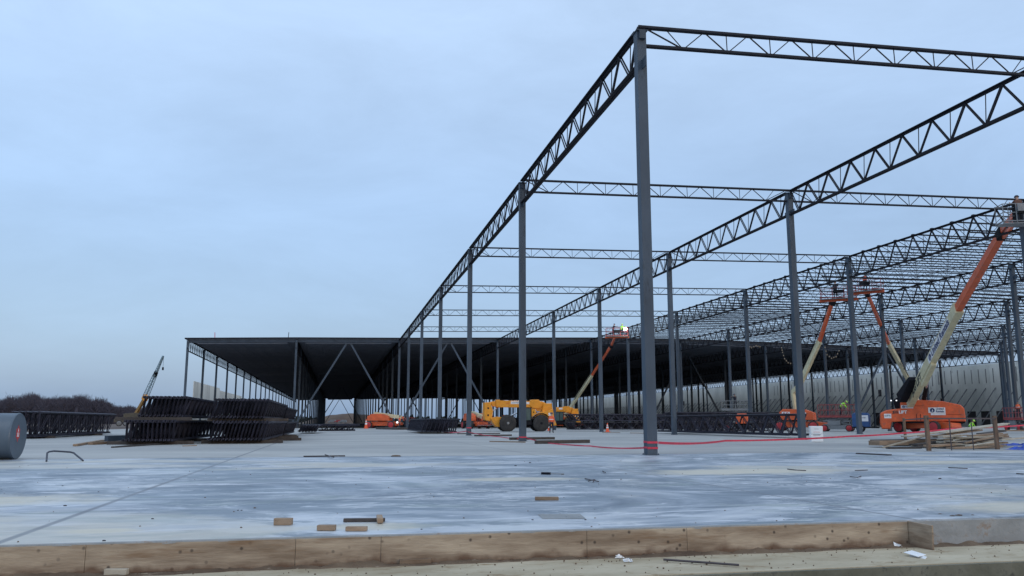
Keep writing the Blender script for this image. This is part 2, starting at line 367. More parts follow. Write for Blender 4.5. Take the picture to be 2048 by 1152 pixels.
# ================================================================== SETTING
S = 17.07; DX = 15.166; SD = 15.0
LINES = 'LMABCDEFGH'
LX = {c: (k-2)*DX for k, c in enumerate(LINES)}
HZ = dict(zip(LINES, (12.59, 12.98, 13.23, 13.57, 13.90, 14.01, 13.79, 13.43, 13.19, 12.95)))
RY = [i*S for i in range(7)]; ND = 22
DY = [RY[6]+j*SD for j in range(ND+1)]
# ground sheet with a slight far mound
def ground():
    m = MB(); 
    m.add([(-2500,-400,-.86),(2500,-400,-.86),(2500,-17.0,-.86),(-2500,-17.0,-.86)], [(0,1,2,3)])
    o = m.build('ground', M['soil']); tag(o, kind='structure')
    m = MB(); m.add([(-2500,-15.9,-.3),(2500,-15.9,-.3),(2500,3500,-.3),(-2500,3500,-.3)], [(0,1,2,3)])
    o = m.build('field', M['field']); tag(o, kind='structure')
    m = MB(); m.add([(-34,103.2,-.12),(121,103.2,-.12),(121,470,-.12),(-34,470,-.12)], [(0,1,2,3)])
    tag(m.build('dirt_floor', M['floor_dirt']), kind='structure')
ground()
SEAM = .6; EDGE = -15.66
m = MB(); nx = 160                                   # near pour with a slightly ragged front arris
xs = [-60+ (130/nx)*i for i in range(nx+1)]
m.box(-60, 70, EDGE, SEAM, -.26, 0)
tag(m.build('concrete_slab', M['slab_near']), kind='structure')
m = MB(); m.box(-36, 122, SEAM+.012, 103, -.26, .004)
tag(m.build('concrete_floor', M['slab_far']), kind='structure')
m = MB(); m.box(-60, 70, -16.62, EDGE-.045, -.60, -.245)
tag(m.build('footing_ledge', [M['ledge']]), kind='structure')
m = MB(); m.box(-60, 70, -16.66, -16.623, -.9, -.252)
tag(m.build('footing_side', [M['ledge_side']]), kind='structure')
# exposed slab edge right of the forms
m = MB(); n = 60
for k in range(n):
    x0 = -3.42+k*.25; d0 = .022+.010*noise.noise(Vector((x0*3, 0, 0))); d1 = .022+.010*noise.noise(Vector(((x0+.25)*3, 0, 0)))
    m.add([(x0,EDGE-d0,-.24),(x0+.25,EDGE-d1,-.24),(x0+.25,EDGE-d1-.004,-.012),(x0,EDGE-d0-.004,-.012),(x0+.25,EDGE+.01,-.004),(x0,EDGE+.01,-.004)], [(0,1,2,3),(3,2,4,5)])
tag(m.build('slab_edge', M['edge_conc']), kind='structure')
# soil washed along the foot of the forms (stuff)
m = MB(); nn = 420; rows = 7
for i in range(nn+1):
    x = -14+ i*.04
    hgt = max(0, .012+.055*noise.noise(Vector((x*1.3, 2, 0)))+.03*noise.noise(Vector((x*7, 5, 0))))*(1.0 if x > -9 else .8)
    wd = .07+.09*max(0, noise.noise(Vector((x*.9, 8, 1)))+.25)+.03*noise.noise(Vector((x*6, 1, 0)))
    for j in range(rows):
        f = j/(rows-1); y = EDGE-.022-f*wd*1.3
        z = -.243+hgt*(1-f)**1.4+.010*noise.noise(Vector((x*22, f*9, 3)))*(1-f)
        m.v.append(Vector((x, y, z if f < 1 else -.26)))
for i in range(nn):
    for j in range(rows-1):
        a = i*rows+j; m.f.append((a, a+1, a+rows+1, a+rows)); m.mi.append(0)
tag(m.build('soil', M['soil'], smooth=True), 'dark brown soil washed against the foot of the form boards', 'soil', kind='stuff')
# crumbs of mortar, soil and chips
m = MB()
for k in range(420):
    x = random.uniform(-12, 0); y = random.uniform(-16.55, -15.8) if random.random() < .6 else EDGE-.05-random.random()**2*.25
    r = random.uniform(.002, .0085); m.ball((x, y, -.243+r*.4), r, 5, sx=random.uniform(.7,1.6))
tag(m.build('crumbs', M['soil']), 'small crumbs of soil scattered over the sandy footing ledge', 'soil crumbs', kind='stuff')
m = MB()
for k in range(260):
    x = random.uniform(-16, 12); y = EDGE+.1+random.random()**1.6*14; r = random.uniform(.003, .009)
    m.ball((x, y, r*.4), r, 5, sx=random.uniform(.8,2.2), sy=random.uniform(.6,1.3))
tag(m.build('grit', M['soil']), 'fine dark grit and chips scattered on the near slab', 'grit', kind='stuff')

# form boards along the slab edge
seams = [-3600, 175, 592, 762, 1172, 1372, 1814]
def xat(px, py=1075):
    v = ray(px, py); return CX+v.x*(EDGE-CY)/v.y
SX = [-17.5]+[xat(p) for p in seams[1:]]
lab = ['at the left edge of the view, dark stained', 'second from the left, under the small cracked seam', 'short, third from the left', 'behind the loose wood block on the ledge', 'short one right of the hairline saw cut', 'longest one on the right, orange stained']
for k in range(6):
    b = MB(); x0, x1 = SX[k]+.0015, SX[k+1]-.0015
    nseg = 24; z0, z1 = -.242, -.014
    off = random.uniform(0, .006)
    b.box(x0, x1, EDGE-.020-off, EDGE-.0015, z0, z1)
    o = b.build('form_board', M['ply'], bevel=.002)
    tag(o, 'plywood form board on the slab edge, '+lab[k], 'form board', 'plywood form boards along the slab edge')
b = MB(); q = SX[-1]; b.bar((q+.015, EDGE-.004, -.125), (q+.055, EDGE-.30, -.135), .02, .235)
tag(b.build('form_board', M['ply'], bevel=.002), 'short plywood end board sticking out toward the viewer from the slab edge', 'form board')
b = MB(); b.bar((q+.02, EDGE-.02, .002-.01), (q+.058, EDGE-.31, -.012), .03, .012)
# ragged mortar lip over the boards
m = MB(); 
for i in range(700):
    x = SX[0]+3+i*.0205
    if x > q: break
    hh = .006+.010*max(0, noise.noise(Vector((x*4, 0, 7)))+.2); ww = .012+.016*max(0, noise.noise(Vector((x*5, 3, 7)))+.3)
    m.add([(x,EDGE+.004,.0015),(x+.0205,EDGE+.004,.0015),(x+.0205,EDGE-ww,-.004),(x,EDGE-ww,-.004),(x+.0205,EDGE-ww-.003,-.012-hh),(x,EDGE-ww-.003,-.012-hh)], [(0,1,2,3),(3,2,4,5)])
tag(m.build('mortar_lip', M['edge_conc']), 'ragged grey mortar lip hanging over the form boards', 'mortar', kind='stuff')

# ------------------------------------------------------------------ trees, far
def woods():
    m = MB()
    rnd = random.Random(3)
    def bare(x, y, z, h):
        m.tube((x,y,z), (x+rnd.uniform(-.3,.3),y,z+h*.6), .18, 4, .08, cap=False)
        for k in range(34):
            t = rnd.uniform(.25, 1); a = rnd.uniform(0, 6.28); sp = h*.28*math.sin(t*2.6+.3)
            p = Vector((x, y, z+h*.75*t)); q = p+Vector((math.cos(a)*sp, math.sin(a)*sp*.6, h*.22*rnd.uniform(.4,1.2)))
            m.bar(p, q, .22, .22, w2=.05, h2=.05)
            for j in range(3):
                e = p.lerp(q, rnd.uniform(.4, 1)); r = e+Vector((rnd.uniform(-1,1)*h*.09, rnd.uniform(-1,1)*h*.05, rnd.uniform(.1,1)*h*.10))
                m.add([e, e+Vector((.14,0,0)), r+Vector((.05,0,0)), r], [(0,1,2,3)])
    for i in range(620):
        px = rnd.uniform(-60, 400); dd = rnd.uniform(400, 560)
        prof = 1.33
        if px > 130: prof = max(.55, 1.33-(px-130)*.0036)
        if px < 60: prof = 1.12+px*.0035
        prof += .10*math.sin(px*.045)+.05*math.sin(px*.13)
        g = GD(px, dd, -.3); bare(g.x, g.y, -.3, 13.2*prof*rnd.uniform(.86, 1.02)*dd/480)
    # undergrowth: dense low thicket
    for i in range(900):
        px = rnd.uniform(-60, 480); dd = rnd.uniform(400, 540); g = GD(px, dd, -.3); hh = rnd.uniform(3, 9)*(1 if px < 200 else .55)
        x, y = g.x, g.y; w = rnd.uniform(.6, 1.8)
        m.add([(x-w, y, -.3), (x+w, y+.4, -.3), (x+w*.4+rnd.uniform(-.5,.5), y, hh), (x-w*.3, y+.3, hh*rnd.uniform(.75,1))], [(0,1,2,3)])
    tag(m.build('woodland', M['tree']), 'dark brown bare winter woodland along the left horizon', 'woodland', kind='stuff')
    m = MB()
    for i in range(700):
        px = rnd.uniform(420, 2150); dd = rnd.uniform(800, 1000); g = GD(px, dd, -.3)
        hh = (6.5+3.5*noise.noise(Vector((px*.02, 0, 0)))+rnd.uniform(-1.5,1.5)); x, y = g.x, g.y; w = rnd.uniform(1.5, 3.5)
        for k in range(5):
            a = rnd.uniform(-1,1)*w; zz = hh*rnd.uniform(.3,1)
            m.add([(x+a-w*.6, y, -.3), (x+a+w*.6, y+1, -.3), (x+a+w*.25, y, zz), (x+a-w*.2, y+.6, zz*.95)], [(0,1,2,3)])
    tag(m.build('distant_woodland', M['evergreen']), 'distant dark trees seen low beyond the far end of the roof', 'woodland', kind='stuff')
woods()
# dirt mound far beyond the open bay
m = MB(); c = GD(700, 560, -.3); nr = 28
for i in range(nr+1):
    for j in range(9):
        u = i/nr*2-1; v = j/8
        m.v.append(Vector((c.x+u*34, c.y+v*30, -.3+6.5*max(0, 1-u*u)**1.1*math.sin(v*math.pi)*(1+.25*noise.noise(Vector((u*4, v*4, 0)))))))
for i in range(nr):
    for j in range(8): a = i*9+j; m.f.append((a, a+9, a+10, a+1)); m.mi.append(0)
tag(m.build('dirt_mound', M['field'], smooth=True), kind='structure')

# ================================================================== STEEL FRAME
def joist_parts(L=DX, D=.70, tie=True, n=9, end=1.43, chord=.075, web=.032, split=False, rod=.024):
    top = MB(); top.M_local = True
    for s_ in (-1, 1): top.box(-.06, L+.06, s_*.055-.028, s_*.055+.028, .10-chord, .10)
    top.box(-.10, .16, -.07, .07, 0, .10-chord); top.box(L-.16, L+.10, -.07, .07, 0, .10-chord)
    bot = MB(); bot.M_local = True
    zb = .10-D; x0, x1 = (.16, L-.16) if tie else (end-.15, L-end+.15)
    for s_ in (-1, 1): bot.box(x0, x1, s_*.05-.026, s_*.05+.026, zb, zb+chord)
    bn = [end+(L-2*end)*k/(n-1) for k in range(n)]; tn = [(bn[k]+bn[k+1])/2 for k in range(n-1)]
    zt = .10-chord*.5; zz = zb+chord*.5; segs = []
    segs.append((.14, zt, bn[0], zz, web*1.2)); segs.append((L-.14, zt, bn[-1], zz, web*1.2))
    for k, x in enumerate(bn):
        if k > 0: segs.append((tn[k-1], zt, x-.03, zz, web))
        if k < n-1: segs.append((x+.03, zz, tn[k], zt, web))
        segs.append((x, zz, x if 0 < k < n-1 else (x-.55 if k == 0 else x+.55), zt, rod))
    w = MB(); w.M_local = True
    for a, b_, c_, d_, t_ in segs: w.bar((a,0,b_), (c_,0,d_), t_, t_, up=(0,1,0))
    return top, bot, w
def girder_parts(L=S, D=1.30, n=9, ch=.11):
    top = MB(); top.M_local = True; bot = MB(); bot.M_local = True
    for s_ in (-1, 1):
        top.box(s_*.075-.06, s_*.075+.06, .17, L-.17, -ch*.25, 0); top.box(s_*.03-.012, s_*.03+.012, .17, L-.17, -ch, -ch*.25)
        bot.box(s_*.075-.06, s_*.075+.06, .17, L-.17, -D, -D+ch*.25); bot.box(s_*.03-.012, s_*.03+.012, .17, L-.17, -D+ch*.25, -D+ch)
    p = L/n; segs = []
    for k in range(n):
        y0, ym, y1 = k*p, (k+.5)*p, (k+1)*p
        if k == 0: y0 = .22
        if k == n-1: y1 = L-.22
        thick = .11 if (k < 3 or k > n-4) else .085
        segs.append(('diagonal', (0,y0,-ch*.6), (0,ym-.04,-D+ch*.6), thick, .06))
        for s_ in (-1, 1): segs.append(('strut', (s_*.045,ym+.04,-D+ch*.6), (s_*.045,y1,-ch*.6), .046, .036))
        segs.append(('vertical', (0,ym,-D+ch*.6), (0,ym-.12,-ch*.6), .026, .026))
        if k: pass
    return top, bot, segs
# prototypes (their first copy is the object itself)
def make_joist(tie, mats=M['joist'], detail=True, L=DX, D=.70, name='bar_joist', **kw):
    t_, b_, w_ = joist_parts(L=L, D=D, tie=tie, **kw)
    if not detail:
        for q in (b_, w_): t_.add(q.v, q.f)
        return ('mesh', t_.mesh(name, mats))
    return ('parts', [('top_chord', t_.mesh('top_chord', mats)), ('bottom_chord', b_.mesh('bottom_chord', mats)), ('web', w_.mesh('web', mats))])
def spawn(proto, name, loc, rot, label, cat, group):
    if proto[0] == 'mesh':
        o = bpy.data.objects.new(name, proto[1]); COL.objects.link(o)
    else:
        o = bpy.data.objects.new(name, None); COL.objects.link(o); o.empty_display_size = .2
        for nme, me in proto[1]:
            c = bpy.data.objects.new(nme, me); COL.objects.link(c); c.parent = o
    o.location = loc; o.rotation_euler = rot
    return tag(o, label, cat, group)
def make_girder(detail, L=S, mats=M['steel'], D=1.30):
    t_, b_, segs = girder_parts(L, D)
    if detail == 2:
        parts = [('top_chord', t_.mesh('top_chord', mats)), ('bottom_chord', b_.mesh('bottom_chord', mats))]
        for nme, a, b2, w, h in segs:
            q = MB().bar(a, b2, w, h, up=(1,0,0)); parts.append((nme, q.mesh(nme, mats)))
        return ('parts', parts)
    w_ = MB()
    for nme, a, b2, w, h in segs: w_.bar(a, b2, w, h, up=(1,0,0))
    if detail == 1: return ('parts', [('top_chord', t_.mesh('top_chord', mats)), ('bottom_chord', b_.mesh('bottom_chord', mats)), ('web', w_.mesh('web', mats))])
    t_.add(b_.v, b_.f); t_.add(w_.v, w_.f)
    return ('mesh', t_.mesh('girder', mats))
PJ_tie = make_joist(True); PJ = make_joist(False, chord=.062, web=.028, rod=.02); PJ_far = make_joist(False, detail=False, chord=.058, web=.026, rod=.016); PJ_tie_far = make_joist(True, detail=False)
GD_ = dict(A=1.2, B=1.36); PGX = {}
def girder_proto(l, detail):
    D = GD_.get(l, 1.72); k = (D, detail)
    if k not in PGX: PGX[k] = make_girder(detail, D=D)
    return PGX[k]
PGd = make_girder(0, L=SD, D=1.6)
# columns
COLM = {}
def col_parts(h):
    key = round(h, 2)
    if key not in COLM:
        w = .1525; sh = MB(); sh.box(-w, w, -w, w, .03, h-.14)
        me = sh.mesh('shaft', M['column'])
        bp = MB(); bp.box(-.19, .19, -.19, .19, .004, .025)
        for sx in (-.17, .17):
            for sy in (-.17, .17): bp.tube((sx,sy,.02), (sx,sy,.05), .012, 6)
        cp = MB(); cp.box(-.19, .19, -.23, .23, h-.14, h-.115)
        br = MB(); br.box(-.012, .012, -w-.34, -w, h-1.42, h-1.10); br.box(-.012, .012, w, w+.34, h-1.42, h-1.10)
        br.box(-.10, .10, -w-.10, -w-.0, h-.42, h-.14); br.box(-.10, .10, w, w+.10, h-.42, h-.14)
        COLM[key] = [('shaft', me), ('base_plate', bp.mesh('base_plate', M['column'])), ('cap_plate', cp.mesh('cap_plate', M['column'])), ('bracket', br.mesh('bracket', M['column']))]
    return COLM[key]
LN = dict(L='outermost left', M='second left', A='leftmost open', B='second open', C='third open', D='fourth open', E='fifth open', F='sixth open', G='seventh open', H='far right')
NFULL = 0
def column(l, y, label, detail=True, group='grey steel columns of the frame'):
    h = HZ[l]; parts = col_parts(h)
    if detail: proto = ('parts', parts)
    else:
        key = ('m', round(h, 2))
        if key not in COLM:
            q = MB(); q.box(-.1525, .1525, -.1525, .1525, -.1, h-.14); q.box(-.26, .26, -.26, .26, -.1, .03); COLM[key] = q.mesh('steel_column', M['column'])
        proto = ('mesh', COLM[key])
    return spawn(proto, 'steel_column', (LX[l], y, 0), (0,0,0), label, 'column', group)
rowlab = ['nearest the camera', 'second from the camera', 'third from the camera', 'fourth from the camera', 'fifth from the camera', 'sixth from the camera', 'at the front edge of the roofed part']
first = dict(A=0, B=0, C=1, D=2, E=2, F=3, G=4, H=5)
for l in 'ABCDEFGH':
    for i in range(first[l], 6):
        k = i-first[l]
        lb = f'tall grey steel column {rowlab[k]} in the {LN[l]} row of the bare frame'
        if l == 'A' and i == 0: lb = 'tallest nearest grey steel column, red tape round its foot, at the corner of the frame'
        column(l, i*S, lb)
for l in LINES:
    for j, y in enumerate(DY):
        if j == 0: lb = f'grey steel column carrying the roof edge beam in the {LN[l]} line'
        else: lb = f'steel column in the {LN[l]} line under the roof deck, {ORD[j]} behind the front edge'
        column(l, y, lb, detail=(j == 0), group='columns under the roof deck')
# girders along the lines
for l in 'ABCDEFGH':
    for i in range(max(0, first[l]-1) if l != 'A' else 0, 6):
        p = girder_proto(l, 2 if (l, i) in (('A',0),('A',1),('B',0),('B',1),('C',1),('C',0)) else (1 if i < 4 and l in 'ABCDE' else 0))
        spawn(p, 'joist_girder', (LX[l], i*S, HZ[l]), (0,0,0), f'dark steel truss girder over the {LN[l]} column row, {ORD[i+1]} bay from the camera', 'girder', 'truss girders over the column rows')
for l in LINES:
    for j in range(ND):
        spawn(PGd, 'joist_girder', (LX[l], DY[j], HZ[l]), (0,0,0), f'truss girder under the roof deck in the {LN[l]} line, {ORD[j+1]} bay back', 'girder', 'truss girders under the roof deck')
# tie joists A-B-C on every column row
def slope(l0, l1): return -math.atan2(HZ[l1]-HZ[l0], DX)
def joist_between(l, y, proto, label, group, name='bar_joist'):
    l1 = LINES[LINES.index(l)+1]
    return spawn(proto, name, (LX[l], y, HZ[l]), (0, slope(l, l1), 0), label, 'bar joist', group)
for l in 'AB':
    for i in range(0, 6):
        joist_between(l, i*S, PJ_tie, f'single open-web joist spanning from the {LN[l]} column row rightward, {ORD[i+1]} from the camera', 'single joists tying the open column rows')
cnt = 0
for l in 'CDEFG':
    st = dict(C=0, D=1, E=2, F=3, G=4)[l]
    for i in range(st, 6):
        for k in range(9):
            if l == 'C' and i == 0 and k < 5: continue
            q = i*9+k-(st*9 if l != 'C' else 5)
            near = (i <= 3 and l in 'CD')
            tie = (k == 0)
            p = (PJ_tie if tie else PJ) if near else (PJ_tie_far if tie else PJ_far)
            joist_between(l, i*S+k*S/9, p, f'closely spaced roof joist between the {LN[l]} and {LN[LINES[LINES.index(l)+1]]} rows, bay {ORD[i+1]}, place {ORD[k+1]}', 'closely spaced joists of the open roof')
            cnt += 1
# bridging lines under the joists
for l in 'CDEFG':
    st = dict(C=0, D=1, E=2, F=3, G=4)[l]; l1 = LINES[LINES.index(l)+1]
    for q, f in enumerate((.33, .66)):
        m = MB(); z = HZ[l]+(HZ[l1]-HZ[l])*f
        m.bar((LX[l]+DX*f, st*S, z-.55), (LX[l]+DX*f, 6*S, z-.55), .04, .04)
        tag(m.build('bridging_angle', M['joist']), f'thin {"left" if q == 0 else "right"} bridging angle tied under the joists, {LN[l]} to {LN[l1]} rows', 'bridging', 'bridging angles under the open joists')
# joists under the deck: one mesh, past three hundred
t_, b_, w_ = joist_parts(L=DX, D=.70, tie=False, n=7)
base = MB(); base.add(t_.v, t_.f); base.add(b_.v, b_.f); base.add(w_.v, w_.f)
m = MB()
low = MB()
for q in ((-.05, DX+.05, -.08, .08, .03, .10), (1.3, DX-1.3, -.08, .08, -.60, -.53)): low.box(*q)
for l in LINES[:-1]:
    a = slope(l, LINES[LINES.index(l)+1]); rot = Matrix.Translation((LX[l], 0, HZ[l])) @ Matrix.Rotation(a, 4, 'Y')
    for j in range(ND):
        for k in range(8):
            y = DY[j]+k*SD/8; src = base if (l in 'LM' and j < 4 and k) else low
            m.M = Matrix.Translation((0, y, 0)) @ rot
            m.add(src.v, src.f)
tag(m.build('deck_joists', M['deckjoist']), 'rows of dark joists hidden in shade under the roof deck', 'joists', kind='stuff')
# roof deck
def roofdeck():
    m = MB(); xs = [LX[c] for c in LINES]; zs = [HZ[c] for c in LINES]; xs[0] -= .45; xs[-1] += .45
    y0, y1 = DY[0]-.25, DY[-1]+.3
    for k in range(len(xs)-1):
        a, b2 = (xs[k], zs[k]), (xs[k+1], zs[k+1])
        # fluted underside: many ribs across the bay
        nr = 50; 
        for r_ in range(nr):
            f0, f1, f2 = r_/nr, (r_+.5)/nr, (r_+1)/nr
            P0 = (a[0]+(b2[0]-a[0])*f0, a[1]+(b2[1]-a[1])*f0); P1 = (a[0]+(b2[0]-a[0])*f1, a[1]+(b2[1]-a[1])*f1); P2 = (a[0]+(b2[0]-a[0])*f2, a[1]+(b2[1]-a[1])*f2)
            m.add([(P0[0],y0,P0[1]+.115),(P1[0],y0,P1[1]+.115),(P1[0],y1,P1[1]+.115),(P0[0],y1,P0[1]+.115),(P1[0]+.02,y0,P1[1]+.155),(P2[0],y0,P2[1]+.155),(P2[0],y1,P2[1]+.155),(P1[0]+.02,y1,P1[1]+.155)], [(0,3,2,1),(1,2,7,4),(4,7,6,5)])
    top = [(x, z+.26) for x, z in zip(xs, zs)]; bot = [(x, z+.165) for x, z in zip(xs, zs)]
    n = len(xs)
    m.add([(x,y0,z) for x, z in bot]+[(x,y0,z) for x, z in top]+[(x,y1,z) for x, z in bot]+[(x,y1,z) for x, z in top],
          [(k,k+1,n+k+1,n+k) for k in range(n-1)]+[(n+k,n+k+1,3*n+k+1,3*n+k) for k in range(n-1)]+[(2*n+k,3*n+k,3*n+k+1,2*n+k+1) for k in range(n-1)]+[(0,n,3*n,2*n),(n-1,3*n-1,4*n-1,2*n-1)]+[(k,2*n+k,2*n+k+1,k+1) for k in range(n-1)])
    r = empty('roof_deck', (LX['C'], DY[0], 14), 'long dark metal roof deck over the finished part of the frame', 'roof')
    m.build('deck_sheet', M['deck'], r)
    q = MB()
    for k in range(n-1): q.bar((xs[k], y0-.015, zs[k]+.20), (xs[k+1], y0-.015, zs[k+1]+.20), .02, .17)
    q.build('roof_edge_trim', M['steel'], r)
roofdeck()
for k in range(9):
    l, l1 = LINES[k], LINES[k+1]; m = MB(); a = Vector((LX[l]+.16, DY[0], HZ[l]-.16)); b2 = Vector((LX[l1]-.16, DY[0], HZ[l1]-.16))
    m.bar(a+Vector((0,0,.26)), b2+Vector((0,0,.26)), .2, .03); m.bar(a-Vector((0,0,.26)), b2-Vector((0,0,.26)), .2, .03); m.bar(a, b2, .05, .49)
    tag(m.build('edge_beam', M['beam']), f'long grey steel edge beam of the roof, {ORD[k+1]} bay from the left', 'beam', 'edge beams at the front of the roof')
# chevron braces
def chevron(l, y, which, g):
    l1 = LINES[LINES.index(l)+1]; xm = (LX[l]+LX[l1])/2; zt = (HZ[l]+HZ[l1])/2-.55
    for s_, xb in ((-1, LX[l]+.25), (1, LX[l1]-.25)):
        r = empty('diagonal_brace', (xb, y, 0), f'{"left" if s_ < 0 else "right"} sloping grey brace of the inverted V {which}', 'brace', g)
        m = MB(); m.bar((xb, y, .45), (xm+s_*.28, y, zt), .26, .26, up=(0,1,0)); m.build('tube', M['column'], r)
        m = MB(); m.bar((xm+s_*.12, y, zt+.08), (xm+s_*.30, y, zt-.12), .02, .5, up=(0,1,0)); m.build('gusset_plate', M['column'], r)
chevron('M', DY[0]+.2, 'in the second bay of the roof front', 'braces at the roof front')
chevron('A', DY[0]+.2, 'in the third bay of the roof front', 'braces at the roof front')
chevron('F', DY[0]+.2, 'in the bay behind the right boom lifts', 'braces at the roof front')
chevron('D', DY[1]+.2, 'one bay inside the roof near the middle', 'braces inside the roofed part')
chevron('M', DY[11]+.2, 'deep under the roof in the middle', 'braces inside the roofed part')
chevron('M', DY[22]-.4, 'at the far end under the roof', 'braces inside the roofed part')
chevron('A', DY[7]+.2, 'deep under the roof, third bay', 'braces inside the roofed part')
chevron('C', DY[12]+.2, 'deep under the roof beyond the telehandlers', 'braces inside the roofed part')
# things on the roof
for px, h, mm, lb in ((433, 1.0, M['tape'], 'small red stake standing on the roof near its left corner'), (576, .9, M['steel'], 'thin dark post standing on the roof edge')):
    p = W(px, 678, 122); z0 = 12.85 if px < 500 else 13.22
    m = MB(); m.tube((p.x, DY[0]+1, z0), (p.x+(-.05 if px < 500 else .05), DY[0]+1, z0+h), .05, 6); m.box(p.x-.16, p.x+.16, DY[0]+.84, DY[0]+1.16, z0-.02, z0+.02)
    tag(m.build('roof_stake', mm), lb, 'stake')

# ------------------------------------------------------------------ tilt-up walls
def wall_panel(x, y0, y1, h, side, label, group, doors=False, windows=False, slots=False, braces=True, nb=3):
    # side = +1: inner face looks toward -X (right wall); -1: inner face looks toward +X
    r = empty('wall_panel', (x, (y0+y1)/2, 0), label, 'wall', group)
    t = .24; xi, xo = (x, x+t) if side > 0 else (x-t, x); L = y1-y0; m = MB()
    a, b2 = y0+.012, y1-.012
    if doors:
        dw, dh = 2.3, 2.9; c1, c2 = y0+L*.27, y0+L*.75
        m.box(xi, xo, a, c1-dw/2, -.3, h); m.box(xi, xo, c1+dw/2, c2-dw/2, -.3, h); m.box(xi, xo, c2+dw/2, b2, -.3, h)
        m.box(xi, xo, c1-dw/2, c1+dw/2, dh, h); m.box(xi, xo, c2-dw/2, c2+dw/2, dh, h)
        m.build('panel', M['wall'], r)
        for c in (c1, c2):
            q = MB(); q.box(xi+.1, xi+.16, c-dw/2, c+dw/2, 0, dh)
            for zz in (.7, 1.4, 2.1): q.box(xi+.085, xi+.1, c-dw/2+.04, c+dw/2-.04, zz, zz+.03)
            q.build('dock_door', M['darkdoor'], r)
    else:
        m.box(xi, xo, a, b2, -.3, h); m.build('panel', M['wall'], r)
    xf = xi if side > 0 else xo
    if windows:
        q = MB(); c = y0+L*.5; e = .03*side
        q.box(min(xf, xf-e), max(xf, xf-e), c-.55, c+.55, 6.6, 8.1); q.build('window_opening', M['darkdoor'], r)
    if slots:
        for k in range(4):
            c = y0+L*(k+.5)/4; q = MB(); e = .05*side; q.box(min(xf, xf-e), max(xf, xf-e), c-.08, c+.08, h-3.6, h-.9); q.build('embed_strip', M['slot'], r)
    if braces:
        for k in range(nb):
            c = y0+L*(k+.5)/nb; m = MB()
            m.tube((xf-side*.05, c, 7.2), (xf-side*6.2, c, .1), .09, 6); m.box(xf-side*6.2-.15, xf-side*6.2+.15, c-.15, c+.15, 0, .12); m.build('prop', M['propm'], r)
WX = 112.0; PL = 7.3; n = 0; y = 24
while y < 425:
    n += 1
    wall_panel(WX, y, y+PL, 11.8 if (n % 7) else 12.0, 1, f'{ORD[n] if n <= 30 else "thirty-"+ORD[n-30] if n < 40 else "fortieth" if n == 40 else "forty-"+ORD[n-40] if n < 50 else "fiftieth" if n == 50 else "fifty-"+ORD[n-50]} grey concrete panel from the near end of the right wall', 'tilt-up panels of the right wall', doors=(90 < y < 150), windows=(n % 5 == 2), slots=(y < 190))
    y += PL
n = 0; y = 217
while y < 400:
    n += 1
    wall_panel(-47.5, y, y+PL, 11.9 if y < 268 else (11.2 if y < 330 else 10.6), -1, f'{ORD[n]} grey tilt-up concrete panel from the near end of the left wall', 'tilt-up panels of the left wall')
    y += PL

# ================================================================== STACKED STEEL
def bundle(name_lab, X0, Y0, nx, dx, L, D, tiers, lean, z0=.16, detail=True, rev=False, group='', along='Y', tiergap=.13, jit=.03, kind='joist', ang=0):
    if kind == 'joist':
        key = ('J', L, D, detail)
        if key not in COLM: COLM[key] = make_joist(True, M['stacked'], detail, L=L, D=D, n=int(L/1.15), end=.6, chord=.08, web=.062, rod=.045)
    else:
        key = ('GG', L, D, detail)
        if key not in COLM: COLM[key] = make_girder(1 if detail else 0, L=L, mats=M['stacked'], D=D)
    p = COLM[key]
    for t in range(tiers):
        zb = z0+t*(D*math.cos(R(lean))+tiergap)
        for k in range(nx):
            x = X0+k*dx+random.uniform(-.01,.01); y = Y0+random.uniform(-1,1)*jit*3; ln = R(lean+random.uniform(-.7,.7))
            h = D*math.cos(ln)
            if kind == 'joist':
                # local x along length -> rotate to Y; lean about length axis
                mtx = Matrix.Translation((x+math.sin(ln)*(D-.1), y, zb+(D-.1)*math.cos(ln))) @ Matrix.Rotation(R(ang), 4, 'Z') @ (Matrix.Rotation(ln, 4, 'Y') @ Matrix.Rotation(math.pi/2, 4, 'Z') if along == 'Y' else Matrix.Rotation(-ln, 4, 'X'))
                if along == 'X': mtx = Matrix.Translation((X0+random.uniform(-1,1)*jit*3, Y0+k*dx, zb+(D-.1)*math.cos(ln))) @ Matrix.Rotation(R(ang), 4, 'Z') @ Matrix.Rotation(-ln, 4, 'X')
            else:
                mtx = Matrix.Translation((x+math.sin(ln)*D, y, zb+D*math.cos(ln))) @ Matrix.Rotation(R(ang), 4, 'Z') @ Matrix.Rotation(ln, 4, 'Y')
            tn = ' of' if tiers == 1 else (', lower tier of' if t == 0 else ', upper tier of')
            o = spawn(p, 'stacked_joist' if kind == 'joist' else 'stacked_girder', (0,0,0), (0,0,0), f'{ORD[k+1]} truss from the left{tn} {name_lab}', 'joist' if kind == 'joist' else 'girder', group)
            o.matrix_world = mtx; l_, r_, s_ = mtx.decompose(); o.location = l_; o.rotation_mode = 'QUATERNION'; o.rotation_quaternion = r_
def timber(a, b2, w, h, label, m_='dark_wood', name='timber', group='loose timbers and planks on the slab'):
    q = MB(); q.bar(a, b2, w, h); o = q.build(name, M[m_], bevel=.004); return tag(o, label, 'timber', group)
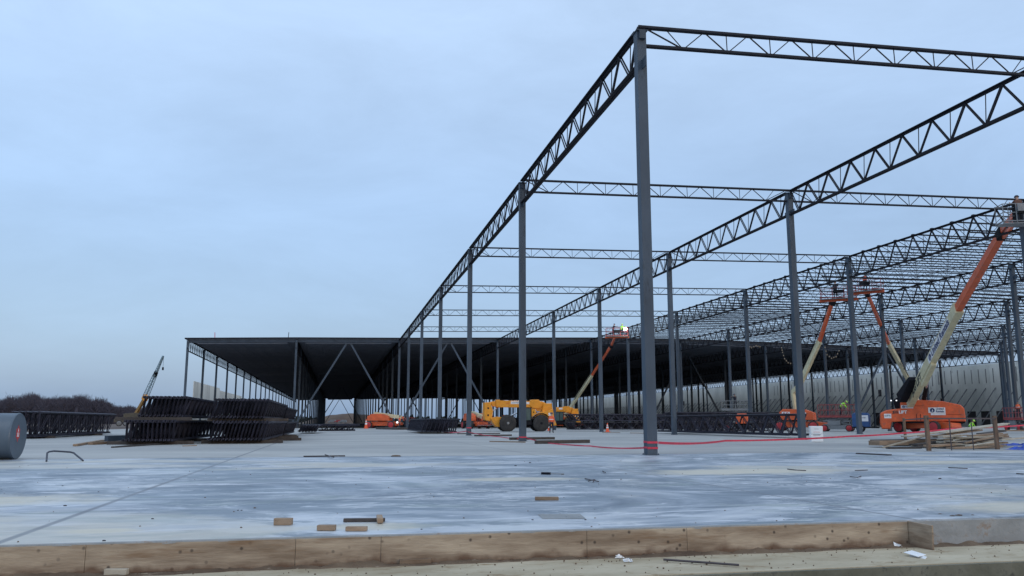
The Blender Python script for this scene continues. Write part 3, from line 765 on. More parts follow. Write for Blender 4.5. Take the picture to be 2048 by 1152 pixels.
# stack C (near the centre left)
bundle('the nearest two-tier stack', -14.35, 14.7, 15, .155, 13.5, .86, 2, 17, group='trusses in the nearest stack')
bundle('the stack behind the nearest stack', -14.2, 29.3, 13, .17, 13.0, .80, 2, 15, detail=False, group='trusses in the stack behind')
bundle('the low stack under the leaning tier', -17.5, 13.6, 12, .165, 14.0, .86, 1, 8, group='trusses in the left two-tier stack')
bundle('the leaning tier left of the nearest stack', -17.1, 14.2, 11, .165, 15.0, .88, 1, 16, z0=1.16, group='trusses in the left two-tier stack')
bundle('the stack behind the grey tank', -26.9, 27.8, 5, .34, 16.5, 1.42, 1, 12, kind='girder', group='girders in the far left stack', z0=.12)
for k, (X0, X1, yy, zz, lb) in enumerate(((-14.75,-11.3,15.6,.08,'under the front of the nearest truss stack'), (-14.7,-10.7,20.5,.08,'under the middle of the nearest truss stack'), (-14.7,-11.1,26.5,.08,'under the back of the nearest truss stack'),
      (-14.5,-11.5,15.3,1.04,'between the tiers at the front of the nearest stack'), (-14.5,-11.4,21,1.04,'between the tiers at the middle of the nearest stack'),
      (-18.3,-14.9,14.5,.08,'under the front of the left truss stack'), (-18.4,-15.0,20,.08,'under the middle of the left truss stack'), (-18.0,-15.0,14.3,1.07,'between the tiers of the left truss stack'),
      (-14.4,-11.4,31,.08,'under the stack behind the nearest stack'),(-28,-25,30,.06,'under the front of the far left stack'),(-28,-25,40,.06,'under the back of the far left stack'))):
    timber((X0, yy, zz), (X1, yy+.1, zz), .14, .14, 'dark dunnage timber '+lb, group='dunnage timbers under the stacks')
timber(G(150, 893)+Vector((0,0,.05)), G(205, 883)+Vector((0,0,.05)), .16, .08, 'brown plank angled on the slab, left of the truss stacks', 'wood')
timber(G(180, 890)+Vector((0,0,.06)), G(258, 886)+Vector((0,0,.06)), .2, .10, 'brown plank lying flat in front of the left truss stack', 'wood')
timber(G(212, 885)+Vector((0,0,.16)), G(280, 882)+Vector((0,0,.16)), .18, .30, 'grey steel beam piece beside the left truss stack', 'beam', 'beam_piece')
timber(G(225, 896)+Vector((0,0,.03)), G(345, 888)+Vector((0,0,.05)), .12, .05, 'thin dark plank in front of the left truss stack', 'dark_wood')
timber(G(366, 893)+Vector((0,0,.02)), G(392, 892)+Vector((0,0,.02)), .09, .03, 'short orange-brown board on the slab between the two truss stacks', 'wood')
# small leaning heap right of the stacks
bundle('the low heap right of the nearest stack', -11.9, 44.5, 6, .24, 9, .6, 1, 30, detail=False, group='trusses in the low heap')
bundle('the tilted heap by the roof front', -10.9, 53.2, 4, .45, 2.5, .70, 1, 42, detail=False, group='trusses in the tilted heap', ang=-60)
# bundle at the A row and the rest of the yard
bundle('the bundle by the fourth open column', -2.5, 41.5, 9, .33, 14, 1.05, 1, 16, detail=True, group='trusses in the bundle by the open columns')
bundle('the bundle standing right of the corner column', 16.6, 20.6, 3, .62, 20.5, 1.25, 1, -6, kind='girder', detail=True, group='girders standing on the right')
bundle('the dark stack right of the orange cone', 14.0, 57.5, 7, .35, 15, .72, 2, 12, detail=False, along='X', group='trusses stacked by the cone')
bundle('the low stack behind the girder bundle', 17.6, 40.5, 5, .35, 8.6, .72, 2, 12, detail=False, along='X', group='trusses stacked on the right')
for k in range(4):
    m = MB(); y = 66+k*1.1; z = 1.85; m.bar((32, y, z+.2), (44, y-.6, z+.2), .22, .025); m.bar((32, y, z-.2), (44, y-.6, z-.2), .22, .025); m.bar((32, y, z), (44, y-.6, z), .03, .38)
    tag(m.build('steel_beam', M['beam']), f'{ORD[k+1]} grey steel beam from the front lying on the dark stacks at right', 'beam', 'grey beams lying on stacks')
bundle('the dark stack carrying the grey beams', 32, 66.5, 6, .6, 12, .75, 2, 8, detail=False, along='X', group='trusses under the grey beams')
# planks by the open columns
for (a, b2, w, h, lb, mm) in (((950,872.8),(1022,872),.24,.10,'dark plank on the slab just right of the third open column','dark_wood'), ((1020,880),(1108,879),.2,.13,'dark timber across the foot of the second open column','dark_wood'),
      ((1072,888),(1177,886),.22,.15,'longest red-brown timber right of the second open column','dark_wood'), ((915,868.5),(1000,868),.14,.07,'thin plank behind the third open column','dark_wood'), ((835,866),(905,866.5),.14,.05,'thin plank left of the third open column','wood'),
      ((980,884),(1050,885.5),.09,.05,'thin pale batten at the foot of the second open column','wood'), ((1715,908),(1780,911),.15,.03,'thin flat board on the slab in front of the lumber pile','dark_wood'), ((607,914),(690,913),.08,.03,'thin straight batten lying alone on the mid slab','dark_wood'),
      ((1205,865.5),(1240,865.8),.2,.04,'thin board behind the foot of the orange cone','wood'),((1262,866.5),(1290,867),.25,.05,'short plank left of the corner column','wood')):
    timber(G(*a)+Vector((0,0,h/2+.004)), G(*b2)+Vector((0,0,h/2+.004)), w, h, lb, mm)
# ================================================================== TEXT AND DECALS
def lettering(text, size, mtx, mat_, name, parent, bold=0.0, extrude=.002):
    cu = bpy.data.curves.new('t', 'FONT'); cu.body = text; cu.size = size; cu.align_x = 'CENTER'; cu.align_y = 'CENTER'; cu.extrude = extrude; cu.offset = bold; cu.resolution_u = 3
    tmp = bpy.data.objects.new('t', cu); COL.objects.link(tmp)
    bpy.context.view_layer.update(); dg = bpy.context.evaluated_depsgraph_get()
    me = bpy.data.meshes.new_from_object(tmp.evaluated_get(dg)); bpy.data.objects.remove(tmp); bpy.data.curves.remove(cu)
    off = Vector(parent['_o']) if '_o' in parent else Vector((0,0,0))
    me.transform(Matrix.Translation(-off) @ mtx); me.name = name
    me.materials.clear(); me.materials.append(mat_)
    o = bpy.data.objects.new(name, me); COL.objects.link(o); o.parent = parent; return o
def frame_m(org, x, y):            # matrix whose x,y span the decal plane
    x = Vector(x).normalized(); y = Vector(y); y = (y-x*y.dot(x)).normalized(); z = x.cross(y)
    return Matrix.Translation(org) @ Matrix((x, y, z)).transposed().to_4x4()
def plate(parent, mtx, w, h, m_, name='label', t=.004):
    q = MB(mtx); q.box(-w/2, w/2, -h/2, h/2, -t, 0); return q.build(name, m_, parent)
def disc(parent, mtx, r, m_, name='emblem', t=.006):
    q = MB(mtx); q.tube((0,0,-.002), (0,0,t), r, 20); q.build(name, m_, parent)
    q = MB(mtx); pts = [(-.30*r,-.55*r),( -.02*r,-.95*r*.8),(.30*r,-.1*r),(.05*r,.55*r),(.0,.1*r)]
    q.add([(p[0], p[1], t+.002) for p in pts], [tuple(range(len(pts)))]); q.build('emblem_swoosh', M['white'], parent)

# ================================================================== PEOPLE
def person(base, height, facing, label, top, legs_m, hat, pose='stand', vest=None, group=None):
    """base = point between the feet, facing = heading in degrees (0 = +Y, clockwise)"""
    k = height/1.78; J = {}; E = []; Rr = {}
    def v(n, p, r, par=None):
        J[n] = Vector(p)*k; Rr[n] = r*k
        if par: E.append((par, n))
    bend = {'stand': 0, 'walk': 6, 'bend': 52, 'work': 14, 'crouch': 35}[pose]
    cb, sb = math.cos(R(bend)), math.sin(R(bend))
    ph = .93 if pose != 'crouch' else .48
    def up(x, f, u): return (x, f*cb+u*sb, ph+u*cb-f*sb)        # torso frame
    v('pelvis', (0,0,ph), .145)
    v('waist', up(0,.0,.16), .135, 'pelvis'); v('chest', up(0,.01,.36), .155, 'waist'); v('neckb', up(0,0,.52), .085, 'chest')
    v('neck', up(0,.01,.58), .055, 'neckb'); v('head', up(0,.03,.68), .088, 'neck'); v('crown', up(0,.02,.78), .080, 'head')
    for s_, nm in ((-1,'l'), (1,'r')):
        st = {'walk': .22*s_, 'stand': .03*s_}.get(pose, .05*s_)
        v('hip'+nm, (s_*.10, 0, ph-.06), .10, 'pelvis')
        if pose == 'crouch':
            v('knee'+nm, (s_*.17, .34, .46+.02*s_), .07, 'hip'+nm); v('ank'+nm, (s_*.14, -.02, .09), .045, 'knee'+nm)
        else:
            v('knee'+nm, (s_*.11, .5*st+.04, .50), .068, 'hip'+nm); v('ank'+nm, (s_*.11, st-.02-(.06 if st < 0 else 0), .10), .045, 'knee'+nm)
        a = J['ank'+nm]/k
        v('toe'+nm, (a.x*1.1, a.y+.17, .045), .04, 'ank'+nm)
        v('sh'+nm, up(s_*.19, 0, .47), .062, 'chest')
        sw = {'stand': (.02,.0), 'walk': (-.16*s_,.04), 'bend': (.10,.12), 'work': (.16,.30), 'crouch': (.12,.14)}[pose]
        S0 = Vector(up(s_*.19, 0, .47))
        if pose == 'work': el = S0+Vector((s_*.07,.20,-.14)); wr = el+Vector((-s_*.03,.20,.12))
        elif pose in ('bend','crouch'): el = S0+Vector((s_*.06,.10,-.25)); wr = el+Vector((-s_*.04,.12,-.20))
        else: el = S0+Vector((s_*.05,sw[0]*.6-.02,-.28)); wr = el+Vector((0,sw[0]*.7+.06,-.24))
        v('el'+nm, el, .042, 'sh'+nm); v('wr'+nm, wr, .028, 'el'+nm)
        d = (wr-el).normalized(); pal = wr+d*.07; v('palm'+nm, pal, .030, 'wr'+nm)
        sd = Vector((0,1,0)) if abs(d.y) < .7 else Vector((1,0,0)); sd = (sd-d*sd.dot(d)).normalized(); nr = d.cross(sd)*s_
        for q, (o_, ln) in enumerate(((-.028,.068), (-.009,.08), (.010,.074), (.028,.058))):
            f0 = pal+d*.02+sd*o_; f1 = f0+d*ln*.5; f2 = f1+d*ln*.4+nr*.018
            v(f'f{q}a'+nm, f0+d*.012, .0095, 'palm'+nm); v(f'f{q}b'+nm, f1, .0088, f'f{q}a'+nm); v(f'f{q}c'+nm, f2, .0078, f'f{q}b'+nm)
        t0 = wr+d*.03-sd*.032; v('t0'+nm, t0, .0105, 'palm'+nm); v('t1'+nm, t0+d*.03-sd*.022, .0095, 't0'+nm)
    names = list(J); idx = {n_: i for i, n_ in enumerate(names)}
    me = bpy.data.meshes.new('body'); me.from_pydata([tuple(J[n_]) for n_ in names], [(idx[a], idx[b]) for a, b in E], []); me.update()
    tmp = bpy.data.objects.new('body', me); COL.objects.link(tmp)
    tmp.modifiers.new('skin', 'SKIN')
    for n_, sv in zip(names, me.skin_vertices[0].data):
        rr = Rr[n_]; wide = 1.25 if n_ in ('pelvis','waist','chest') else 1
        sv.radius = (rr*wide if n_ in ('chest','waist','pelvis') else rr, rr*(.82 if wide > 1 else 1))
    sub = tmp.modifiers.new('s', 'SUBSURF'); sub.levels = 1; sub.render_levels = 1
    bpy.context.view_layer.update(); dg = bpy.context.evaluated_depsgraph_get()
    out = bpy.data.meshes.new_from_object(tmp.evaluated_get(dg)); bpy.data.objects.remove(tmp)
    root = bpy.data.objects.new('person', None); COL.objects.link(root); root.location = base; root.rotation_euler = (0,0,-R(facing)); root.empty_display_size = .2
    tag(root, label, 'person', group)
    out.name = 'body'; out.materials.clear()
    for m_ in (M[top], M[legs_m], M['skin'], M['black']): out.materials.append(m_)
    pel = J['pelvis']; nk = J['neck']
    upv = (J['chest']-J['pelvis']).normalized()
    for p in out.polygons:
        c = p.center; t = (c-pel).dot(upv); i = 0
        hand = min((c-J['palml']).length, (c-J['palmr']).length) < .115*k
        if hand: i = 2
        elif (c-J['head']).length < .17*k or (nk-pel).dot(upv)-.01 < t and (c-nk).length < .2*k: i = 2
        elif c.z < .13*k: i = 3
        elif t < .03*k and min((c-J['sh'+q]).length for q in 'lr') > .45*k or t < -.04*k and c.z < ph*k: i = 1
        if not hand and min((c-J['el'+q]).length for q in 'lr') < .3*k and abs(c.x) > .17*k and c.z > .55*k and pose in ('stand','walk'): i = 0
        p.material_index = i; p.use_smooth = True
    b = bpy.data.objects.new('body', out); COL.objects.link(b); b.parent = root
    # face: eyes, nose, mouth, ears live on one small mesh in the head frame
    hd = J['head']; fw = Vector((0, cb, -sb)); uu = Vector((0, sb, cb)); q = MB(); q.M_local = True
    for s_ in (-1,1):
        q.ball(hd+Vector((s_*.032*k,0,0))+fw*.082*k+uu*.012*k, .010*k, 6); q.ball(hd+Vector((s_*.088*k,0,0)), .018*k, 6, sx=.5, sz=1.4)
    q.ball(hd+fw*.095*k-uu*.012*k, .014*k, 6, sz=1.4); q.ball(hd+fw*.082*k-uu*.045*k, .016*k, 6, sx=1.6, sz=.5)
    q.build('face', M['skin'], root, smooth=True)
    q = MB(); q.M_local = True; c = J['head']+uu*.055*k
    q.lathe([(-.005,.118*k),(.0,.135*k),(.012,.118*k),(.05*k,.115*k),(.085*k,.09*k),(.105*k,.045*k),(.11*k,.008)], c, uu, 16)
    q.build('hard_hat', M[hat], root, smooth=True)
    if vest:
        q = MB(); q.M_local = True; a = J['waist']-upv*.06*k; q.lathe([(0,.185*k),(.12*k,.19*k),(.28*k,.20*k),(.36*k,.16*k),(.40*k,.10*k)], a, upv, 14)
        for i in range(len(q.v)):
            p = q.v[i]; rel = p-a; tt = rel.dot(upv); rr_ = rel-upv*tt; sidex = rr_.x; other = rr_-Vector((sidex,0,0)); q.v[i] = a+upv*tt+Vector((sidex*1.08,0,0))+other*.74
        q.build('safety_vest', M[vest], root, smooth=True)
        q2 = MB(); q2.M_local = True; q2.lathe([(0,.196*k),(.05*k,.198*k)], a+upv*.10*k, upv, 14)
        for i in range(len(q2.v)):
            p = q2.v[i]; rel = p-a; tt = rel.dot(upv); rr_ = rel-upv*tt; sidex = rr_.x; other = rr_-Vector((sidex,0,0)); q2.v[i] = a+upv*tt+Vector((sidex*1.09,0,0))+other*.76
        q2.build('reflective_band', M['white'], root)
    return root

# ================================================================== LIFTS
def anchor(px, dist, yaw_off=0):
    """matrix standing on the slab under the point seen at px: x to the right, y away"""
    g = GD(px, dist, 0); v = ray(px, 843); az = math.atan2(v.x, v.y)
    return Matrix.Translation(g) @ Matrix.Rotation(-az-R(yaw_off), 4, 'Z'), FPX/dist
def wheel(parent, Mx, x, y, r, w, rim, lug=True, name='wheel'):
    q = MB(Mx); n = 28; pr = [(-w/2, r*.55), (-w/2, r*.90), (-w*.36, r), (w*.36, r), (w/2, r*.90), (w/2, r*.55), (w*.3, r*.5), (-w*.3, r*.5)]
    q.lathe(pr, (x, y, r), (0,1,0), n)
    if lug:
        for i in range(18):
            a = 2*math.pi*i/18
            for s_ in (-1,1):
                a2 = a+s_*.09; c = Vector((x+math.cos(a)*r*.99, y+s_*w*.24, r+math.sin(a)*r*.99)); d = Vector((-math.sin(a2), s_*.9, math.cos(a2))).normalized()
                q.bar(c-d*w*.2, c+d*w*.2, .05, .06, up=(math.cos(a),0,math.sin(a)))
    o = q.build(name, M['rubber'], parent, smooth=True)
    q = MB(Mx); q.lathe([(-w*.46,r*.2),(-w*.40,r*.54),(-w*.30,r*.60),(w*.30,r*.60),(w*.40,r*.54),(w*.46,r*.2)], (x,y,r), (0,1,0), 20)
    if not lug: q.lathe([(-w*.53,r*.74),(-w*.50,r*.78),(w*.50,r*.78),(w*.53,r*.74)], (x,y,r), (0,1,0), 20)
    q.lathe([(-w*.55,r*.12),(-w*.5,r*.16),(w*.5,r*.16),(w*.55,r*.12)], (x,y,r), (0,1,0), 10)
    q.build('rim', rim, o, smooth=True)
def basket(root, c, ax, w, d, h, rail, floor=True, fl='grey'):
    """platform with rails: c floor centre, ax heading of its long side"""
    x = Vector((math.cos(ax), math.sin(ax), 0)); y = Vector((-x.y, x.x, 0)); z = Vector((0,0,1)); c = Vector(c)
    q = MB(); a = lambda i, j, kz: c+x*i*w/2+y*j*d/2+z*kz
    for i, j in ((-1,-1),(-.33,-1),(.33,-1),(1,-1),(1,1),(.33,1),(-.33,1),(-1,1)): q.tube(a(i,j,0), a(i,j,h), .025, 6)
    for kz in (h, h*.55, .12):
        for p, r_ in (((-1,-1),(1,-1)),((1,-1),(1,1)),((1,1),(-1,1)),((-1,1),(-1,-1))): q.tube(a(*p,kz), a(*r_,kz), .025 if kz > .2 else .04, 6)
    q.build('basket_rail', rail, root)
    q = MB(); q.bar(a(-1,0,0), a(1,0,0), d, .05); q.build('basket_floor', M[fl], root)
    q = MB(); q.bar(a(-.25,-1,h*.62), a(.35,-1,h*.62), .22, .3); q.build('control_box', M['black'], root)
def boom_section(root, a, b, w, h, m_, name, w2=None, h2=None, bev=.02):
    q = MB(); q.bar(a, b, w, h, w2=w2, h2=h2); return q.build(name, m_, root, bevel=bev)
def hoses(root, a, b, off, n=3, r=.02):
    q = MB(); d = (Vector(b)-Vector(a)); u = d.cross(Vector((0,0,1))).normalized().cross(d).normalized()
    for k in range(n): o_ = u*(off+k*.045); q.tube(Vector(a)+o_, Vector(b)+o_, r, 5)
    q.build('hose', M['black'], root)
def lift_base(root, Mx, s, stowed=False):
    """chassis, four wheels, turntable and hood drawn in metres: x right, y away"""
    q = MB(Mx); q.prism([(-2.2,.42),(-1.9,.95),(1.9,.95),(2.9,.82),(2.95,.45),(2.3,.36),(-1.9,.36)], -.75, .75, .04); q.build('chassis', M['orange'], root)
    q = MB(Mx)
    for x in (-1.65, 1.65): q.bar((x,-1.15,.52), (x,1.15,.52), .3, .26)
    q.tube((0,0,.9), (0,0,1.12), .62, 20); q.build('axle', M['black'], root)
    for x in (-1.65, 1.65):
        for y in (-1.18, 1.18): wheel(root, Mx, x, y, .50, .38, M['red'], lug=False)
    return root
def boom_lift_big():
    Mx, s = anchor(1848, 73, 0)
    root = empty('boom_lift', Mx.translation, 'largest orange boom lift, cream and orange boom raised over the lumber pile', 'boom lift', 'orange boom lifts')
    P = lambda px, py, y=0: (( px-1848)/s, y, (864.5-py)/s)
    Mw = Mx @ Matrix.Rotation(R(-32), 4, 'Z')
    lift_base(root, Mw, s)
    # turntable hood, outline from the side
    def hood(pts, y0, y1, nm='hood', m_='orange', bev=.10):
        q = MB(Mx); q.prism([((a-1848)/s, (864.5-b)/s) for a, b in reversed(pts)], y0, y1, bev); return q.build(nm, M[m_], root, bevel=.03)
    hood([(1808,801),(1850,800.5),(1886,804),(1914,811),(1920,818),(1921,843),(1806,843)], -1.25, -.28)
    hood([(1812,804),(1850,803),(1886,806),(1912,813),(1918,820),(1919,843),(1806,843)], .32, 1.2, bev=.08)
    hood([(1770,826),(1782,820),(1806,817.5),(1810,817.5),(1810,843),(1790,844),(1786,858),(1771,858),(1768,845)], -1.2, -.25, 'side_tank')
    hood([(1806,836),(1921,836),(1919,846),(1800,846)], -1.1, 1.1, 'turntable', 'black', .03)
    hood([(1795,800),(1810,790),(1812,806),(1806,820),(1797,816)], -.25, .3, 'boom_foot', 'black', .03)
    # vents, hatches
    q = MB(Mx)
    for x0, x1, y_, t_ in ((1818,1850,812.5,.5),(1835,1836,842,14),(1842,1843,842,14)): q.box((x0-1848)/s, (x1-1848)/s, -1.262, -1.25, (864.5-y_)/s, (864.5-y_+t_)/s)
    q.box((1888-1848)/s, (1914-1848)/s, -1.262, -1.25, (864.5-829.5)/s, (864.5-829)/s)
    q.build('hatch_seam', M['black'], root)
    X = Vector(Mx.to_3x3() @ Vector((1,0,0))); Zu = Vector((0,0,1)); yn = -1.27
    def on(px, py, yy=yn): return Mx @ Vector(((px-1848)/s, yy, (864.5-py)/s))
    # labels with lettering
    plate(root, frame_m(on(1872,821.0), X, Zu), 1.32, .47, M['white']); disc(root, frame_m(on(1864.2,821.0,yn-.01), X, Zu), .19, M['navy'])
    lettering('United', .22, frame_m(on(1877.5,818.4,yn-.012), X, Zu), M['navy'], 'lettering', root, .006)
    lettering('Rentals', .22, frame_m(on(1877.5,823.4,yn-.012), X, Zu), M['navy'], 'lettering', root, .006)
    plate(root, frame_m(on(1874,828.6), X, Zu), 1.15, .17, M['white']); 
    plate(root, frame_m(on(1820,814), X, Zu), .98, .28, M['white']); disc(root, frame_m(on(1813.5,814,yn-.01), X, Zu), .11, M['navy'])
    lettering('United Rentals', .115, frame_m(on(1823,814,yn-.012), X, Zu), M['navy'], 'lettering', root, .003)
    lettering('LIFT', .36, frame_m(on(1811.5,824.5,yn-.012), X, Zu+X*.25), M['white'], 'lettering', root, .014)
    lettering('JLG', .30, frame_m(on(1798,824.5,-1.222), X, Zu+X*.25), M['ink'], 'lettering', root, .012)
    plate(root, frame_m(on(1783.5,832,-1.21), X, Zu), .58, .40, M['white']); lettering('U P 6', .2, frame_m(on(1783.5,831.5,-1.222), X, Zu), M['navy'], 'lettering', root, .004)
    # exhaust and lamps on top
    q = MB(Mx); q.tube((1.52,-.6,2.5),(1.52,-.6,2.95),.09,8); q.tube((1.2,-.9,2.5),(1.2,-.9,2.72),.10,8); q.tube((-.75,-.8,2.7),(-.68,-.8,3.0),.08,8); q.build('exhaust', M['black'], root)
    q = MB(Mx)
    for p in (P(1791,801,-.3), P(1801,801,-.4)): q.ball(p, .06, 8)
    q.build('work_lamp', M['lampsmall'], root)
    # boom
    P0 = W(1819, 806, 72.6); P1 = W(1915, 619, 61.3)
    P2 = W(2003, 468, 52); d = (P1-P0).normalized()
    boom_section(root, P0, P1, .52, .86, M['cream'], 'base_boom', h2=.78)
    boom_section(root, P1-d*.6, P1+d*.25, .60, .90, M['cream'], 'boom_collar')
    f = (P2-P1).normalized()
    boom_section(root, P1, P2, .42, .60, M['orange'], 'mid_boom', h2=.50)
    hoses(root, P1+f*.3, P2, .36, 2, .03)
    hoses(root, P0+d*3, P1+f*2, .50, 3, .03)
    # widened lug where the cylinder meets the boom
    u = d.cross(Zu).normalized().cross(d).normalized(); mid = P0+d*4.2
    q = MB(); q.bar(mid-u*.55, mid+d*3.2-u*.52, .40, .40, h2=.25); q.build('cylinder_lug', M['cream'], root, bevel=.02)
    c0 = on(1849,806,0); c1 = mid+d*1.7-u*.6
    q = MB(); q.tube(c0, c0.lerp(c1, .55), .19, 12); q.build('cylinder', M['black'], root, smooth=True)
    q = MB(); q.tube(c0.lerp(c1, .5), c1, .10, 12); q.build('cylinder_rod', M['chrome'], root, smooth=True)
    # black cover on the boom foot
    q = MB(); A = W(1803,797,72.2); B = W(1826,757,70.2); q.bar(A, B, .7, .95, h2=.40); q.build('foot_cover', M['black'], root, bevel=.08)
    # decals on the side of the boom facing the camera
    sd = d.cross(Zu).normalized(); side = sd if sd.dot(CAM-P0) > 0 else -sd
    up_ = u; xdir = d if d.cross(up_).dot(side) > 0 else -d
    L = (P1-P0).length
    def onb(t, o_=0, e=.265): return P0+d*(L*t)+u*o_+side*e
    F = frame_m(onb(.70,-.05), xdir, up_); plate(root, F, L*.40, .66, M['white'], 'boom_label')
    lettering('United Rentals', .80, frame_m(onb(.735,-.06,.275), xdir, up_), M['navy'], 'lettering', root, .022)
    disc(root, frame_m(onb(.538,-.05,.27), xdir, up_), .29, M['navy'])
    lettering('JLG LIFT', .82, frame_m(onb(.24,-.10,.268), xdir, up_), M['ink'], 'lettering', root, .03)
    # jib pair, knuckle and basket
    P3 = W(2034, 428, 46.8); q = MB(); q.bar(P2-f*.35, P2+f*.4, .5, .62); q.build('boom_knuckle', M['black'], root, bevel=.04)
    uj = (P3-P2).cross(Zu).normalized().cross(P3-P2).normalized()
    boom_section(root, P2+uj*.16, P3+uj*.16, .2, .34, M['orange'], 'jib_upper'); boom_section(root, P2+f*.3-uj*.36, P3-uj*.30, .16, .24, M['orange'], 'jib_lower')
    q = MB(); q.tube(P2+f*.3-uj*.1, P3-uj*.08, .07, 8); q.build('jib_cylinder', M['chrome'], root)
    bc = W(2040, 449, 46.2); bc0 = bc
    q = MB(); q.bar(P3-Zu*.7, P3+Zu*.55, .35, .35); q.build('basket_mount', M['black'], root, bevel=.03)
    basket(root, bc, R(-18), 2.1, .9, 1.1, M['grey'])
    q = MB(); q.bar(bc+Vector((-.5,-.46,.85)), bc+Vector((.55,-.72,.85)), .08, .42); q.build('tool_bag', M['grey'], root, bevel=.02)
    person(bc+Vector((.12,.05,.03)), 1.78, 20, 'worker in dark jacket and hard hat standing in the highest basket at right', 'brown_cloth', 'dark_cloth', 'hat', 'work')
boom_lift_big()

def boom_lift(px, dist, yaw, pts, dists, label, bk, bkw=2.3, bk_ax=0, riser=None, lamp=False, letter=False, wid=1.0):
    Mx, s = anchor(px, dist, yaw)
    root = empty('boom_lift', Mx.translation, label, 'boom lift', 'orange boom lifts')
    lift_base(root, Mx, s)
    q = MB(Mx); q.prism([(-1.6,1.1),(-1.7,1.9),(-1.3,2.25),(.9,2.2),(1.7,1.9),(1.75,1.1)], -1.15, -.3, .08); q.build('hood', M['orange'], root, bevel=.03)
    q = MB(Mx); q.prism([(-1.6,1.1),(-1.7,1.9),(-1.3,2.2),(.9,2.15),(1.7,1.85),(1.75,1.1)], .3, 1.15, .08); q.build('hood', M['orange'], root, bevel=.03)
    q = MB(Mx); q.box(-1.5,1.5,-.29,.29,1.1,1.45); q.build('turntable', M['black'], root)
    X = Vector(Mx.to_3x3() @ Vector((1,0,0))); Zu = Vector((0,0,1))
    plate(root, frame_m(Mx @ Vector((.7,-1.16,1.7)), X, Zu), .6, .35, M['white'])
    plate(root, frame_m(Mx @ Vector((-1.0,-1.16,1.75)), X, Zu), .8, .4, M['white'])
    lettering('JLG', .36, frame_m(Mx @ Vector((-1.0,-1.172,1.75)), X, Zu), M['redink'], 'lettering', root, .01)
    W3 = [W(a, b, c) for (a, b), c in zip(pts, dists)]
    if riser:
        r0 = Mx @ Vector(riser[0]); r1 = Mx @ Vector(riser[1])
        boom_section(root, r0, r1, .34, .34, M['cream'], 'riser'); boom_section(root, r0+Vector((.5,0,-.1)), r1+Vector((.45,0,-.3)), .14, .16, M['cream'], 'riser_link')
        boom_section(root, r1, W3[0], .36, .4, M['cream'], 'riser_head')
    else:
        boom_section(root, Mx @ Vector((-.2,0,1.3)), W3[0], .4, .5, M['cream'], 'boom_foot')
    boom_section(root, W3[0], W3[1], .36*wid, .52*wid, M['cream'], 'base_boom')
    boom_section(root, W3[1], W3[2], .28*wid, .42*wid, M['orange'], 'fly_boom', h2=.34*wid)
    hoses(root, W3[0], W3[2], .30*wid, 2, .025)
    d = (W3[1]-W3[0]).normalized(); u = d.cross(Zu).normalized().cross(d).normalized(); sd = d.cross(Zu).normalized(); side = sd if sd.dot(CAM-W3[0]) > 0 else -sd
    xd = d if d.cross(u).dot(side) > 0 else -d
    if letter:
        c = W3[0].lerp(W3[1], .5)+side*(.18*wid+.006); lettering('JLG LIFT', .62*wid, frame_m(c, xd, u), M['ink'], 'lettering', root, .02)
    q = MB(); q.bar(W3[2]-d*.2, W3[2]+d*.3, .4, .5); q.build('boom_knuckle', M['black'], root)
    bc = W(*bk[:2], bk[2]); a = bk_ax
    if len(W3) > 3: boom_section(root, W3[2], W3[3], .22, .28, M['orange'], 'jib')
    x = Vector((math.cos(a), math.sin(a), 0))
    q = MB(); q.bar(bc-x*bkw*.55-Zu*.12, bc+x*bkw*.55-Zu*.12, .3, .2); q.build('basket_support', M['orange'], root, bevel=.02)
    basket(root, bc, a, bkw, .95, 1.1, M['redsteel'])
    if lamp:
        lc = W(1250.5, 658, bk[2]-1.2); q = MB(); q.tube(lc-Vector((0,0,.9)), lc, .03, 6); q.build('lamp_pole', M['black'], root)
        q = MB(); q.ball(lc, .22, 12); q.build('work_lamp', M['lampglow'], root, smooth=True)
        ld = bpy.data.lights.new('work_lamp_light', 'POINT'); ld.energy = 260; ld.shadow_soft_size = .25; ld.color = (1,1,.93); lo = bpy.data.objects.new('work_lamp_light', ld); COL.objects.link(lo); lo.location = lc-Vector((0,.4,0))
    return root, bc
# articulating lift behind the second open column
_, b = boom_lift(1596, 86, 8, [(1600,768),(1639,682),(1664,606)], [86,84,82], 'orange articulating boom lift behind the tall column, jib just under the roof joists', (1677,598,80), 3.2, R(-38), riser=((-.1,0,1.4),(-.35,0,4.0)), wid=.95)
person(b+Vector((-.3,0,.03)), 1.75, 40, 'worker in dark clothes in the basket left of the tall column under the joists', 'dark_cloth', 'dark_cloth', 'hat', 'work')
_, b = boom_lift(1850, 97, -12, [(1827,778),(1777,686),(1735,588)], [94,88,79], 'boom lift whose boom leans left with black lettering, behind the largest lift', (1731,583,77), 3.0, R(-50), letter=True, wid=.95)
person(b+Vector((0,0,.03)), 1.75, 60, 'worker in dark clothes in the basket atop the left-leaning boom', 'dark_cloth', 'dark_cloth', 'hat', 'work', vest='hiorange')
_, b = boom_lift(1128, 128, 5, [(1141,815),(1184,750),(1222,692),(1229,676)], [125,120,113,111], 'farther orange boom lift above the yellow telehandlers with a lit work lamp', (1234,673,110), 2.9, R(-20), lamp=True, wid=.9)
person(b+Vector((.55,-.1,.03)), 1.75, 80, 'worker in lime vest beside the bright lamp in the middle basket', 'hivis', 'dark_cloth', 'hatw', 'work', vest='hivis')
person(b+Vector((-.5,.1,.03)), 1.75, 80, 'worker in dark clothes at the left end of the lamp-lit basket', 'dark_cloth', 'dark_cloth', 'hat', 'work')
